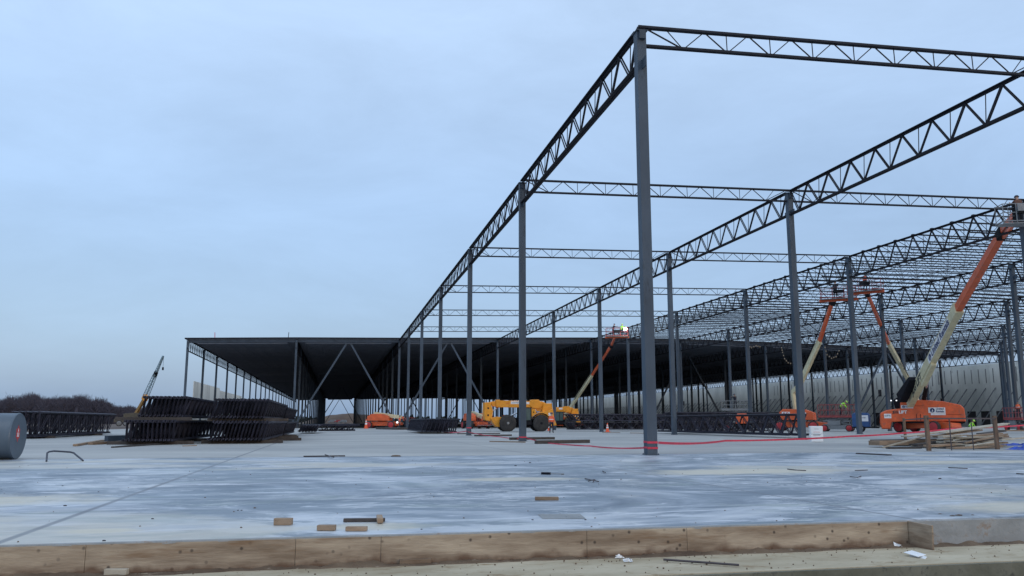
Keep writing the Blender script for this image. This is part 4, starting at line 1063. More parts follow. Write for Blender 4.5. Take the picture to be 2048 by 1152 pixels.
# stowed lifts by the roof front
def stowed(px, dist, yaw, label):
    Mx, s = anchor(px, dist, yaw)
    root = empty('boom_lift', Mx.translation, label, 'boom lift', 'orange boom lifts'); lift_base(root, Mx, s)
    for y0, y1 in ((-1.15,-.3),(.3,1.15)):
        q = MB(Mx); q.prism([(-1.9,1.05),(-1.95,1.65),(-1.3,2.05),(.3,2.05),(1.2,1.75),(1.3,1.05)], y0, y1, .1); q.build('hood', M['orange'], root, bevel=.03)
    q = MB(Mx); q.bar((-1.2,0,2.1),(2.9,0,1.55),.42,.5); q.build('base_boom', M['cream'], root, bevel=.02)
    q = MB(Mx); q.bar((2.9,0,1.55),(3.7,0,1.0),.3,.36); q.build('fly_boom', M['orange'], root, bevel=.02)
    c = Mx @ Vector((4.2,0,.45)); basket(root, c, -math.atan2(ray(px,843).x, ray(px,843).y)-R(yaw)+math.pi/2, 2.2, .8, 1.1, M['redsteel'])
stowed(764, 119, 15, 'low stowed orange boom lift at the open roof bay, left of the columns')
stowed(951, 112, 70, 'orange boom lift half hidden between a column and the front of the telehandler')

# scissor lifts
def scissor(px, dist, yaw, label, dz=1.45, who=None, col='redsteel', L=3.3, rails=1.15):
    Mx, s = anchor(px, dist, yaw); root = empty('scissor_lift', Mx.translation, label, 'scissor lift', 'scissor lifts')
    q = MB(Mx); q.prism([(-L*.42,.3),(-L*.42,.62),(L*.42,.62),(L*.42,.3),(L*.3,.22),(-L*.3,.22)], -.62, .62, .03); q.build('chassis', M['grey'], root)
    for x in (-L*.34, L*.34):
        for y in (-.72,.72): wheel(root, Mx, x, y, .33, .26, M['red'], lug=False)
    n = max(1, round((dz-.7)/.38)); h = (dz-.72)/n; q = MB(Mx)
    for k in range(n):
        for y in (-.45,.45): q.bar((-L*.38,y,.66+k*h),(L*.38,y,.66+(k+1)*h),.06,.12); q.bar((L*.38,y+.07,.66+k*h),(-L*.38,y+.07,.66+(k+1)*h),.06,.12)
    q.build('scissor_arms', M['grey'], root)
    q = MB(Mx); q.box(-L*.25,L*.1,-.66,-.5,.62,1.05); q.box(-L*.1,L*.3,.45,.66,.62,1.0); q.build('machine_box', M['grey'], root)
    q = MB(Mx); q.box(-L/2,L/2,-.72,.72,dz-.08,dz+.08); q.build('platform', M[col], root)
    az = math.atan2(ray(px,843).x, ray(px,843).y); q = MB(Mx)
    for i in range(7):
        x = -L/2+L*i/6
        for y in (-.7,.7): q.tube((x,y,dz),(x,y,dz+rails),.025,6)
    for zz in (rails,rails*.55,.15):
        for y in (-.7,.7): q.tube((-L/2,y,dz+zz),(L/2,y,dz+zz),.028,6)
        for x in (-L/2,L/2): q.tube((x,-.7,dz+zz),(x,.7,dz+zz),.028,6)
    q.build('guard_rail', M[col], root)
    if who: person(Mx @ Vector((who[0],0,dz+.09)), 1.75, math.degrees(az)+who[1], *who[2:])
scissor(1675, 80, 8, 'red scissor lift with a lime-vested worker, right of the tall column', 1.42, (.35, 100, 'worker in lime vest and lime hard hat bending over the red scissor lift rail', 'hivis', 'dark_cloth', 'hatw', 'bend', 'hivis'))
scissor(1472, 92, 0, 'grey scissor lift standing behind the dark stacks with beams', 2.25, (.0, 200, 'worker in dark clothes on the grey scissor lift behind the stacks', 'dark_cloth', 'dark_cloth', 'hat', 'work'), 'grey', 3.0, 1.0)
scissor(2040, 84, 60, 'red scissor lift at the right edge of the view', 1.2, (-.1, 190, 'worker in a dark jacket on the scissor lift at the right edge', 'brown_cloth', 'dark_cloth', 'hat', 'stand', 'hiorange'))
# blue machine with white label behind column
Mx, s = anchor(1723, 76, 6); root = empty('generator', Mx.translation, 'dark blue towable generator with white label behind a column', 'generator')
q = MB(Mx); q.prism([(-.75,.45),(-.75,1.55),(-.6,1.75),(.6,1.75),(.75,1.55),(.75,.45)], -.55, .55, .05); q.build('housing', M['blue'], root, bevel=.03)
q = MB(Mx); q.box(-.8,.8,-.5,.5,.36,.45); q.bar((.75,0,.4),(1.5,0,.4),.1,.1); q.build('trailer_frame', M['black'], root)
for y in (-.62,.62): wheel(root, Mx, -.1, y, .34, .2, M['grey'], lug=False)
X = Mx.to_3x3() @ Vector((1,0,0)); plate(root, frame_m(Mx @ Vector((.22,-.556,1.25)), X, (0,0,1)), .85, .55, M['white']); lettering('0100', .2, frame_m(Mx @ Vector((.22,-.565,1.3)), X, Vector((0,0,1))), M['navy'], 'lettering', root)
# small orange compressor and a pink wrapped pallet among the stacks
Mx, s = anchor(1484, 62, 0); root = empty('air_compressor', Mx.translation, 'small orange air compressor seen over the standing girders', 'compressor')
q = MB(Mx); q.prism([(-.45,.8),(-.45,1.35),(-.3,1.55),(.35,1.55),(.45,1.35),(.45,.8)], -.3, .3, .04); q.build('housing', M['orange'], root, bevel=.02)
q = MB(Mx); q.tube((-.5,0,.6),(.5,0,.6),.2,12); q.bar((-.45,-.3,.42),(-.45,.3,.1),.06,.06); q.build('air_tank', M['black'], root)
for y in (-.3,.3): wheel(root, Mx, .3, y, .2, .1, M['grey'], lug=False)
# lime worker far right, walking worker
person(GD(1938, 78), 1.72, 150, 'crouching worker in lime vest right of the largest orange lift', 'hivis', 'dark_cloth', 'hatw', 'crouch', 'hivis')
person(G(1103, 866.5), 1.72, 20, 'worker in orange vest and dark trousers walking beside the yellow telehandler', 'hiorange', 'dark_cloth', 'hat', 'walk', 'hiorange')
person(GD(799, 106), 1.75, 90, 'worker in orange vest standing by the small lit lamp under the roof edge', 'hiorange', 'dark_cloth', 'hat', 'stand', 'hiorange')
person(GD(811, 108), 1.75, 270, 'worker in dark clothes right of the small lit lamp under the roof edge', 'dark_cloth', 'dark_cloth', 'hat', 'work')

# ================================================================== TELEHANDLERS
def telehandler(px, dist, yaw, label, near=True):
    Mx, s = anchor(px, dist, yaw); s0 = 20.5
    root = empty('telehandler', Mx.translation, label, 'telehandler', 'yellow telehandlers')
    T = lambda pts: [((a-1040)/s0, (862-b)/s0) for a, b in reversed(pts)]
    def pr(pts, y0, y1, nm, m_='yellow', bev=.04): q = MB(Mx); q.prism(T(pts), y0, y1, bev); return q.build(nm, M[m_], root, bevel=.02)
    # chassis
    pr([(992,838),(1004,833),(1062,838),(1088,836),(1094,845),(1088,852),(1000,853)], -.45, .45, 'chassis', 'black')
    pr([(978,836),(990,833),(1004,834),(1008,845),(1003,853),(990,853),(984,846)], -.62, .62, 'front_frame')
    pr([(1066,832),(1078,824),(1090,822),(1104,818),(1106,836),(1111,850),(1100,851),(1094,838),(1084,832),(1074,833),(1068,838)], -1.0, .3, 'engine_hood')
    pr([(1088,806),(1104,806),(1106,822),(1106,838),(1092,832),(1084,822)], -.32, .55, 'boom_mount')
    pr([(1066,835),(1084,831),(1096,838),(1096,846),(1066,846)], .4, 1.0, 'side_box')
    # boom: outer, inner, head
    pr([(996,800.5),(1086,802),(1094,806),(1098,814),(1088,819),(1070,817),(1060,815),(996,814)], .0, .42, 'outer_boom')
    pr([(1062,799),(1078,798.5),(1084,804),(1086,812),(1080,817),(1066,816),(1058,810)], -.06, .48, 'boom_bracket')
    pr([(990,799.5),(999,799),(1000,815),(991,814)], -.04, .46, 'boom_collar')
    pr([(981,803),(994,801.5),(994,813),(984,813)], .06, .36, 'inner_boom')
    q = MB(Mx)
    for k, x in enumerate((984.5, 993, 1002)): q.bar(((x-1040)/s0, .2, (862-800)/s0), ((x+5-1040)/s0, .2, (862-798.7)/s0), .2, .08)
    q.build('hose', M['black'], root)
    pr([(967,805),(980,804),(981,812),(984,822),(982,836),(978,842),(968,840),(966,826)], -.5, .9, 'fork_carriage')
    q = MB(Mx); z0 = (862-842)/s0
    for y in (-.3, .7): q.bar(((969-1040)/s0, y, z0+.05), ((969-1040)/s0-1.1, y, z0), .12, .06); q.bar(((969-1040)/s0, y, z0), ((969-1040)/s0, y, z0+1.1), .14, .08)
    q.build('fork', M['black'], root)
    q = MB(Mx)
    for a in ((974,816),(974,830)): q.tube(((a[0]-1040)/s0,-.52,(862-a[1])/s0),((a[0]-1040)/s0,-.49,(862-a[1])/s0),.09,10)
    q.build('carriage_pin', M['black'], root)
    q = MB(Mx); q.tube(((1006-1040)/s0,.2,(862-838)/s0), ((1050-1040)/s0,.2,(862-818)/s0), .07, 8); q.tube(((984-1040)/s0,.2,(862-822)/s0), ((1000-1040)/s0,.2,(862-812)/s0), .06, 8); q.build('cylinder', M['chrome'], root)
    # cab: frame posts, roof, glass
    q = MB(Mx); c0, c1, zb, zt = (1033-1040)/s0, (1060-1040)/s0, (862-842)/s0, (862-815.5)/s0
    for x in (c0, c1-.05):
        for y in (-1.0, -.18): q.bar((x,y,zb),(x+(.08 if x == c0 else 0),y,zt),.07,.07)
    q.bar((c0+.02,-.59,zt+.02),(c1,-.59,zt+.02),.9,.07); q.bar(((c0+c1)/2+.1,-1.0,zb),((c0+c1)/2+.05,-1.0,zt),.06,.06); q.bar((c0,-.59,zb-.15),(c1,-.59,zb-.15),.86,.35)
    cab = q.build('cab', M['black'], root)
    q = MB(Mx); q.box(c0+.06,c1-.06,-.985,-.97,zb+.1,zt-.02); q.box(c0+.06,c1-.06,-.2,-.185,zb+.1,zt-.02); q.build('window', M['glass'], cab)
    q = MB(Mx); q.box(c0+.3,c0+.85,-.8,-.35,zb-.1,zb+.25); q.box(c0+.75,c0+.9,-.8,-.35,zb+.2,zb+.8); q.build('seat', M['black'], cab)
    # fenders, wheels
    for x in ((1012-1040)/s0, (1079-1040)/s0):
        for y in (-.98, .98): wheel(root, Mx, x, y, .80, .44, M['grey'] if x < 0 else M['black'])
    q = MB(Mx)
    for x in ((1012-1040)/s0, (1079-1040)/s0): q.bar((x,-.8,.8),(x,.8,.8),.3,.3)
    q.build('axle', M['black'], root)
    q = MB(Mx); 
    for k in range(7):
        a0 = R(20+k*20); a1 = R(40+k*20); x = (1079-1040)/s0; q.bar((x+math.cos(a0)*.95,-1.0,.8+math.sin(a0)*.95),(x+math.cos(a1)*.95,-1.0,.8+math.sin(a1)*.95),.42,.05,up=(0,0,1) if 45 < 30+k*20 < 135 else (1,0,0))
    q.build('fender', M['black'], root)
    X = Mx.to_3x3() @ Vector((1,0,0)); Z = Vector((0,0,1))
    on = lambda a, b2, yy: Mx @ Vector(((a-1040)/s0, yy, (862-b2)/s0))
    plate(root, frame_m(on(1031,805,-.008), X, Z), .95, .26, M['white']); lettering('United Rentals', .12, frame_m(on(1031,805,-.02), X, Z), M['navy'], 'lettering', root)
    plate(root, frame_m(on(1054,805.5,-.008), X, Z), .5, .22, M['white'])
    lettering('JLG', .2, frame_m(on(1015,806,-.01), X, Z), M['redink'], 'lettering', root)
    plate(root, frame_m(on(1098,828,-1.01), X, Z), .4, .26, M['white'])
    q = MB(Mx); q.box((1004-1040)/s0,(1009-1040)/s0,-.7,-.5,(862-838)/s0,(862-830)/s0); q.build('lamp_guard', M['hiorange'], root)
telehandler(1040, 80.5, -10, 'nearer yellow telehandler with its boom lowered, behind the second open column')
telehandler(1112, 116, -6, 'farther yellow telehandler partly hidden behind the walking worker')

# ================================================================== SMALL THINGS
def cone(px, py, h, label):
    g = G(px, py, .004); r = empty('traffic_cone', g, label, 'cone', 'orange traffic cones'); z = g.z
    q = MB(); q.box(g.x-h*.26, g.x+h*.26, g.y-h*.26, g.y+h*.26, z, z+.04*h+.01); q.build('base', M['cone'], r, bevel=.01)
    q = MB(); q.lathe([(0.03,.20*h),(.5*h,.11*h),(h*.98,.035*h),(h,.02*h)], (g.x,g.y,z), (0,0,1), 20); q.build('body', M['cone'], r, smooth=True)
    for a, b2 in ((.42,.60),(.70,.80)):
        ra = .20*h+(.035*h-.20*h)*a+.008; rb = .20*h+(.035*h-.20*h)*b2+.008; q = MB(); q.lathe([(a*h,ra*.97),(b2*h,rb*.95)], (g.x,g.y,z), (0,0,1), 20); q.build('reflective_band', M['white'], r, smooth=True)
cone(1215, 864, .82, 'orange traffic cone with white bands standing alone left of the corner column')
cone(1098, 861.5, .75, 'orange traffic cone partly hidden by the walking worker')
cone(732, 857, 1.3, 'slim tall orange channelizer cone left of the stowed orange lift')
# white tote beside the column
g = G(1633, 884, .004); az = math.atan2(ray(1633,843).x, ray(1633,843).y); Mx = Matrix.Translation(g) @ Matrix.Rotation(-az+.12, 4, 'Z'); r = empty('white_box', g, 'tall white plastic box with faint writing beside the tall column', 'box')
q = MB(Mx)
for z0, z1 in ((0,.36),(.365,.74)): q.prism([(-.27,z0),(-.29,z1-.03),(-.27,z1),(.27,z1),(.29,z1-.03),(.27,z0)], -.27, .27, .03)
q.build('body', M['white'], r, bevel=.01)
X = Mx.to_3x3() @ Vector((1,0,0))
for zz, mm, ww in ((.46,'redink',.30),(.34,'hose',.34),(.60,'hose',.2),(.30,'hose',.3)):
    q = MB(Mx); q.box(-ww/2, ww/2, -.274-.002, -.2745, zz, zz+.012); q.build('writing', M[mm], r)
# grey tank
r = empty('storage_tank', (-17.8, .62, 0), 'large grey cylindrical steel tank lying on the slab with a red fire label', 'tank')
TR = .585; cx_, cy_ = -17.0, .66; q = MB(); q.lathe([(0,TR*.985),(-.015,TR),(-.05,TR),(-.055,TR*.992),(-2.4,TR*.992),(-2.44,TR*.95)], (cx_,cy_,TR+.004), (1,0,0), 64)
q.build('shell', M['tank'], r, smooth=True)
q = MB(); q.lathe([(.001,TR*.97),(.004,.01)], (cx_,cy_,TR+.004), (1,0,0), 64); q.build('end_plate', M['tank'], r)
q = MB()
for k in (-.42, -1.2, -1.9): q.lathe([(k,TR*.993),(k+.004,TR*.996),(k+.012,TR*.996),(k+.016,TR*.993)], (cx_,cy_,TR+.004), (1,0,0), 64)
q.build('weld_seam', M['tank'], r)
F = frame_m(Vector((cx_+.006, cy_-.06, TR+.06)), (0,1,0), (0,0,1))
q = MB(F); q.add([(-.12,.0,0),(0,-.22,0),(.12,0,0),(.0,.24,0)], [(0,1,2,3)]); q.box(-.115,.115,-.11,.13,-.004,-.001); q.build('fire_label', M['redink'], r)
q = MB(F); q.box(-.06,.06,-.075,.03,.001,.004); q.add([(-.02,.055,.003),(.02,.055,.003),(.028,.09,.003),(.004,.15,.003),(-.025,.09,.003)], [(0,1,2,3,4)]); q.build('label_mark', M['white'], r)
for zz in (.012,-.02,-.05):
    q = MB(F); q.box(-.045,.045,zz-.006,zz+.006,.004,.0055); q.build('label_text', M['redink'], r)
# bent bar
pts = [G(93,922,.02), W(94.5,906,20.2), W(98,903.5,20.3), W(108,902,20.5), W(140,904,20.8), W(148,906,20.8), W(150,908,20.7), G(166,921,.02)]
q = MB(); q.path(pts, .022, 8); tag(q.build('bent_pipe', M['hose'], smooth=True), 'dark bent pipe hoop standing on the slab right of the grey tank', 'pipe')
# danger tape
def tape(pts, label, w=.07, twist=0):
    q = MB(); P_ = []
    for i in range(len(pts)-1):
        a, b = Vector(pts[i]), Vector(pts[i+1]); n_ = 14
        for k in range(n_ + (1 if i == len(pts)-2 else 0)):
            t = k/n_; p = a.lerp(b, t); sag = (a-b).length*.006*(4*t*(1-t)); p.z = max(.02, p.z-sag); P_.append((p, t+i))
    vs = []
    for p, t in P_:
        a = 1.35+.22*math.sin(t*9+twist); vs += [p+Vector((math.cos(a)*w*.3, math.cos(a)*w*.3, math.sin(a)*w/2+.01)), p-Vector((math.cos(a)*w*.3, math.cos(a)*w*.3, math.sin(a)*w/2-.01))]
    q.add(vs, [(2*i, 2*i+2, 2*i+3, 2*i+1) for i in range(len(P_)-1)]); q.add([v+Vector((.003,.003,.003)) for v in vs], [(2*i, 2*i+1, 2*i+3, 2*i+2) for i in range(len(P_)-1)])
    tag(q.build('danger_tape', M['tape']), label, 'tape', 'red danger tapes')
w = .17
tape([(w,-w,.34), W(1450,882,33), W(1700,873,36), W(1800,867,38), W(1900,858,40), W(2100,847,42)], 'red danger tape stretching right from the corner column past the white box', .07)
tape([(-w,-w,.20), G(1180,892.5,.03), G(1110,888,.03), (w,S-w,.15), G(1000,874,.04), (-.1,2*S-w,.25)], 'red danger tape lying slack between the first three open columns', .045, 1)
tape([(-w,2*S-w,.3), W(905,865,62), W(881,862,73), W(860,862,80)], 'red danger tape running back from the third open column', .06, 2)
for (x, y, z, l_) in ((0,0,.33,'foot of the corner column'), (0,0,.17,'very base of the corner column, lower wrap'), (0,S,.17,'foot of the second open column'), (0,2*S,.5,'foot of the third open column')):
    q = MB(); e = .158
    q.box(x-e-.004, x+e+.004, y-e-.004, y-e, z, z+.06); q.box(x-e-.004, x-e, y-e, y+e, z+.015, z+.07); q.box(x+e, x+e+.004, y-e, y+e, z, z+.055)
    tag(q.build('tape_wrap', M['tape']), 'band of red tape wrapped round the '+l_, 'tape', 'tape wrapped round columns')

# guard rail and lumber pile
r = empty('guard_rail', G(1858,902), 'brown timber-post guard rail standing in front of the lumber pile', 'guard rail')
ps = []
for (px, py, pt, d_) in ((1858,902,832,None), (1995,899,831,None), (1811,878,833,33)):
    a = G(px, py); h = 1.16 if d_ is None else 1.16
    q = MB(); q.bar(a, a+Vector((-.01,0,h)), .13, .09); q.build('post', M['post'], r, bevel=.006); ps.append(a)
q = MB(); q.bar(ps[0]+Vector((0,-.05,1.06)), ps[1]+Vector((0,-.05,1.06)), .04, .05); q.bar(ps[0]+Vector((0,0,1.06)), ps[2]+Vector((0,0,1.05)), .04, .05); q.build('rail', M['rope'], r)
for t in (.32,.64): q = MB(); a = ps[0].lerp(ps[1], t); q.tube(a, a+Vector((0,0,1.08)), .018, 6); q.build('steel_stake', M['rope'], r)
def plank(a, b2, w, t, mm, lb): 
    q = MB(); q.bar(a, b2, w, t); tag(q.build('lumber_board', M[mm], bevel=.004), lb, 'board', 'boards of the lumber pile')
pl = [((1748,886,30.5),(1875,884,31.5),.55,.17,'wood','thick brown plank at the left front of the lumber pile'),
 ((1752,880.5,31),(1880,878,32),.62,.04,'dark_wood','dark sheet lying on the thick plank at the left'),
 ((1809,873,31),(2012,847,34),.32,.045,'pale_wood','longest pale board sloping up to the right on top of the pile'),
 ((1885,866,31.5),(2010,849,33.5),.26,.04,'pale_wood','pale board beside the longest top board'),
 ((1880,879,30),(2000,872,31),.30,.05,'pale_wood','wide pale board in the middle of the pile'),
 ((1880,884,29.8),(1990,881,30.8),.34,.05,'pale_wood','lower wide pale board in the middle of the pile'),
 ((1765,895,29.5),(1852,872,31),.06,.05,'pale_wood','thin light batten leaning up against the left post'),
 ((1775,898,29),(1840,897,29.3),.22,.05,'dark_wood','thin dark strip under the left of the pile'),
 ((1855,892,29),(1925,888,29.7),.35,.07,'wood','short brown board low in the middle of the pile'),
 ((1900,896,28.6),(1998,893,29),.4,.06,'wood','flat brown board at the very bottom right'),
 ((1920,886,29.6),(1998,876,30.2),.28,.06,'dark_wood','dark board crossing under the pale ones at right'),
 ((1935,892,28.8),(1990,884,29.4),.20,.04,'pale_wood','short pale offcut near the right post'),
 ((1998,880,30.5),(2090,872,31.5),.22,.05,'pale_wood','pale board running out past the right post'),
 ((2000,861,33.5),(2090,861,34),.4,.05,'wood','board lying behind the right post'),
 ((1960,868,32),(2005,862,33),.3,.05,'dark_wood','short dark board high near the right post'),
 ((1830,890,30),(1900,880,31),.25,.06,'dark_wood','dark board hidden behind the middle post'),
 ((1870,872,31.4),(1960,860,32.6),.24,.05,'wood','brown board just under the pale top boards'),
 ((1770,889,31),(1850,889,31),.5,.10,'dark_wood','dark timber under the thick brown plank'),
 ((1905,889,29.4),(1975,890,29.6),.2,.05,'pale_wood','thin pale board low behind the steel stakes'),
 ((1940,873,31.5),(2000,868,32),.3,.1,'wood','stubby brown block board high in the pile')]
for (a, b2, w_, t_, mm, lb) in pl:
    A, B = W(*a), W(*b2); A.z = max(A.z, t_/2+.01); B.z = max(B.z, t_/2+.01); plank(A, B, w_, t_, mm, lb)
# low pile body
rnd = random.Random(11)
for k in range(26):
    px = rnd.uniform(1865, 1975); d_ = rnd.uniform(29.5, 32); A = GD(px-rnd.uniform(20,60), d_, rnd.uniform(.04,.5)*k/26+.04); B = GD(px+rnd.uniform(15,50), d_+rnd.uniform(-.3,.8), rnd.uniform(.1,.75)*k/26+.05)
    plank(A, B, rnd.uniform(.12,.3), rnd.uniform(.03,.07), rnd.choice(['wood','dark_wood','pale_wood','wood']), 'jumbled board inside the lumber pile')
def crumple(c, w_, d_, h, m_, name, label, cat, seed=0, n_=26):
    q = MB()
    for i in range(n_+1):
        for j in range(n_+1):
            u, v = i/n_, j/n_; e = min(1, 6*min(u,1-u,v,1-v)); p = Vector((u*6, v*6, seed))
            z = .006+h*e*(abs(noise.noise(p))*1.5+.25*abs(noise.noise(p*2.7)))
            q.v.append(Vector((c.x+(u-.5)*w_+.05*noise.noise(p*1.1+Vector((5,5,5))), c.y+(v-.5)*d_+.05*noise.noise(p*1.3), c.z+z)))
    for i in range(n_):
        for j in range(n_): a = i*(n_+1)+j; q.f.append((a, a+n_+1, a+n_+2, a+1)); q.mi.append(0)
    return tag(q.build(name, m_), label, cat)
crumple(GD(2066, 28.4), 1.9, .8, .17, M['bluetarp'], 'tarp', 'crumpled bright blue tarp on the slab at the right edge', 'tarp', 3)
crumple(GD(2050, 33.5), 2.4, .5, .10, M['bluetarp'], 'tarp', 'flat strip of blue sheeting behind the crumpled tarp', 'tarp', 8)
# small offcuts on the near slab
def block(px0, px1, py, w_, t_, mm, lb, tilt=0, z=0, name='wood_block'):
    A, B = G(px0, py, z), G(px1, py+tilt, z); A.z = B.z = z+t_/2+.003; q = MB(); q.bar(A, B, w_, t_); return tag(q.build(name, M[mm], bevel=.003), lb, 'wood block', 'loose wood blocks on the slab')
block(1070, 1117, 1000, .11, .035, 'wood', 'light wood block with rounded ends lying alone on the near slab')
block(549, 584, 1050, .075, .060, 'wood', 'grey-brown wood block, leftmost on the near slab')
block(635, 671, 1061, .07, .045, 'wood', 'knotty dark spotted wood block near the slab edge')
block(692, 734, 1062, .07, .036, 'wood', 'pale brown wood block in front of the grey timber')
block(687, 770, 1044, .06, .030, 'dark_wood', 'longer dark grey timber lying on the near slab', -1, name='timber')
A = G(760, 1047); q = MB(); q.bar(A+Vector((0,-.04,.03)), A+Vector((.0,.16,.032+.012)), .055, .045); tag(q.build('wood_block', M['wood'], bevel=.003), 'small wood offcut lying across the right end of the dark timber', 'wood block', 'loose wood blocks on the slab')
block(210, 255, 1150, .05, .045, 'pale_wood', 'pale wood block on the ledge at the lower left', z=-.245)
block(799, 862, 1129, .05, .038, 'wood', 'brown wood block on the ledge against the form board', -2, z=-.245)
# tools and wires
def wire(pts, r_, label, mm='rope', name='tie_wire', cat='wire', group='wire scraps on the near slab'):
    q = MB(); q.path(pts, r_, 6); tag(q.build(name, M[mm], smooth=True), label, cat, group)
q = MB(); A, B = G(1083,946.5,.02), G(1101,947,.02); q.tube(A, B, .022, 10); o = q.build('hand_tool', M['black'], smooth=True); tag(o, 'small black-handled hand tool lying on the mid slab', 'tool')
q = MB(); C_ = G(1126,948,.015); q.tube(B, C_, .007, 6); q.tube(C_-Vector((.04,0,0)), C_+Vector((.02,0,0)), .014, 6); q.build('shaft', M['grey'], o)
wire([G(1170,957,.01), G(1182,960,.03), G(1198,963,.01)], .008, 'twisted dark wire scrap right of the hand tool'); wire([G(1176,962,.01), G(1190,959,.04), G(1186,964,.01)], .008, 'second dark wire scrap crossing beside the twisted one')
wire([G(1575,938,.01), G(1592,940,.02), G(1612,941,.01)], .010, 'thin dark rebar offcut on the right mid slab'); wire([G(1710,941,.01), G(1735,940,.015)], .009, 'straight dark wire right of the rebar offcut')
wire([G(1700,953,.01), G(1715,955,.03), G(1722,952,.01)], .007, 'small curled wire on the right mid slab'); wire([G(1897,935,.01), G(1915,936,.02), G(1935,937,.01)], .010, 'long dark stick on the slab near the right edge')
wire([G(2033,947,.01), G(2047,948,.01)], .010, 'short dark stick touching the right edge'); wire([G(650,909,.01), G(662,913,.06), G(668,914,.01)], .012, 'small raised twig by the lone batten')
wire([G(1205,942,.01), G(1211,945,.03)], .008, 'tiny dark nail-like scrap above the twisted wires')
q = MB(); c = G(792,913); q.ball(c+Vector((0,0,.01)), .10, 8, sx=1.5, sz=.35); tag(q.build('soil_clump', M['soil'], smooth=True), 'small dark clump of soil on the mid slab', 'clump')
# rebar offcut on the ledge
wire([G(1327,1119,-.225), G(1478,1130,-.225)], .010, 'dark steel bar with mud spots lying on the footing ledge', name='steel_bar', cat='bar')
# lumpy imprint panel in the slab
A = G(1075,1029); B = G(1160,1028); C2 = G(1172,1038); D2 = G(1085,1038)
q = MB(); q.M_local = False; n1, n2 = 40, 8
for i in range(n1+1):
    for j in range(n2+1):
        u, v = i/n1, j/n2; p = A.lerp(B, u).lerp(D2.lerp(C2, u), v); e = min(1, 8*min(v, 1-v), 14*min(u, 1-u)); q.v.append(Vector((p.x, p.y, .003+.010*e*abs(noise.noise(Vector((u*14, v*4, 2))))*1.8)))
for i in range(n1):
    for j in range(n2): a = i*(n2+1)+j; q.f.append((a, a+1, a+n2+2, a+n2+1)); q.mi.append(0)
tag(q.build('rough_patch', M['edge_conc'], smooth=True), 'rough lumpy strip of mortar stuck on the slab near its edge', 'patch')
# bits on the ledge
q = MB(); A, B = W(1814,1086,7.5), W(1843,1094,7.35); A.z = -.21; B.z = -.225
q.bar(A, B, .10, .006, up=(0,-.6,.8)); q.bar(A+Vector((0,-.04,-.02)), B+Vector((0,-.04,-.02)), .05, .006, up=(0,-1,.1)); tag(q.build('metal_offcut', M['white'], bevel=.002), 'bent white metal offcut lying against the plywood end board', 'offcut')
for px, py, sc_, lb in ((1240,1117,.032,'crumpled white scrap on the ledge, left one'), (1256,1124,.03,'tiny white scrap right of the larger one'), (1795,1094,.032,'pale crumpled scrap at the foot of the right boards')):
    g_ = G(px, py, -.245); crumple(g_, sc_*1.6, sc_, .04, M['white'], 'paper_scrap', lb, 'scrap', px, 8)
for px, py, rr in ((1905,1032,.020),(1918,1031,.026),(1945,1030,.012),(1880,1028,.013)):
    g_ = G(px, py, 0); q = MB(); q.ball(g_, rr, 7, sx=1.8, sz=.5); tag(q.build('soil_clump', M['soil'], smooth=True), 'small brown soil clump on the slab edge at the right', 'clump', 'soil clumps on the slab edge')
for px, py, rr in ((125,972,.014),(130,1012,.02),(197,984,.012),(305,1038,.014),(476,1021,.012),(483,1021,.012),(208,1082,.015),(843,1059,.010),(1065,1040,.012),(1171,1040,.012),(1031,932,.03),(1060,926,.03),(1880,958,.03)):
    g_ = G(px, py, 0); q = MB(); q.ball(g_+Vector((0,0,rr*.2)), rr*.7, 7, sx=1.6, sz=.7); tag(q.build('pebble', M['ink'], smooth=True), 'small dark pebble lying on the near slab', 'pebble', 'dark pebbles on the near slab')

# string lights hanging below the joists
def lights(pxs, dist, lb):
    pts = [W(a, b, dist) for a, b in pxs]; r_ = empty('string_lights', pts[0], lb, 'lights', 'hanging temporary lights')
    q = MB(); q.path(pts, .025, 5); q.build('cord', M['rope'], r_)
    for i in range(len(pts)):
        for t in (0, .5):
            if i == len(pts)-1 and t: continue
            p = pts[i] if not t else pts[i].lerp(pts[i+1], .5); q = MB(); q.ball(p-Vector((0,0,.12)), .07, 6, sz=1.3); q.build('bulb', M['bulb'], r_)
lights([(1563,694),(1565,703),(1569,716),(1576,724),(1586,727)], 118, 'string of small bulbs drooping left of the tall column')
lights([(1650,693),(1654,708),(1663,715),(1672,712),(1678,700)], 118, 'string of small bulbs drooping right of the tall column')
lights([(1497,690),(1503,694),(1512,690),(1520,692)], 116, 'short string of bulbs under the edge beam')
# small lit lamp by the far workers
g_ = GD(794.5, 104); r = empty('lamp_stand', g_, 'small lit lamp on a stand under the roof edge beside two workers', 'lamp')
q = MB(); q.tube(g_, g_+Vector((0,0,.75)), .04, 6); q.box(g_.x-.25,g_.x+.25,g_.y-.25,g_.y+.25,.004,.04); q.build('stand', M['black'], r); q = MB(); q.ball(g_+Vector((0,0,.85)), .14, 8); q.build('lamp', M['lampsmall'], r)
# dark mat under them
q = MB(); a = G(768,858.5); b2 = G(812,859.5); q.bar(a+Vector((0,0,.12)), b2+Vector((0,0,.12)), 2.2, .22); tag(q.build('crane_mat', M['dark_wood'], bevel=.02), 'dark timber mat lying on the slab left of the fourth open column', 'mat')

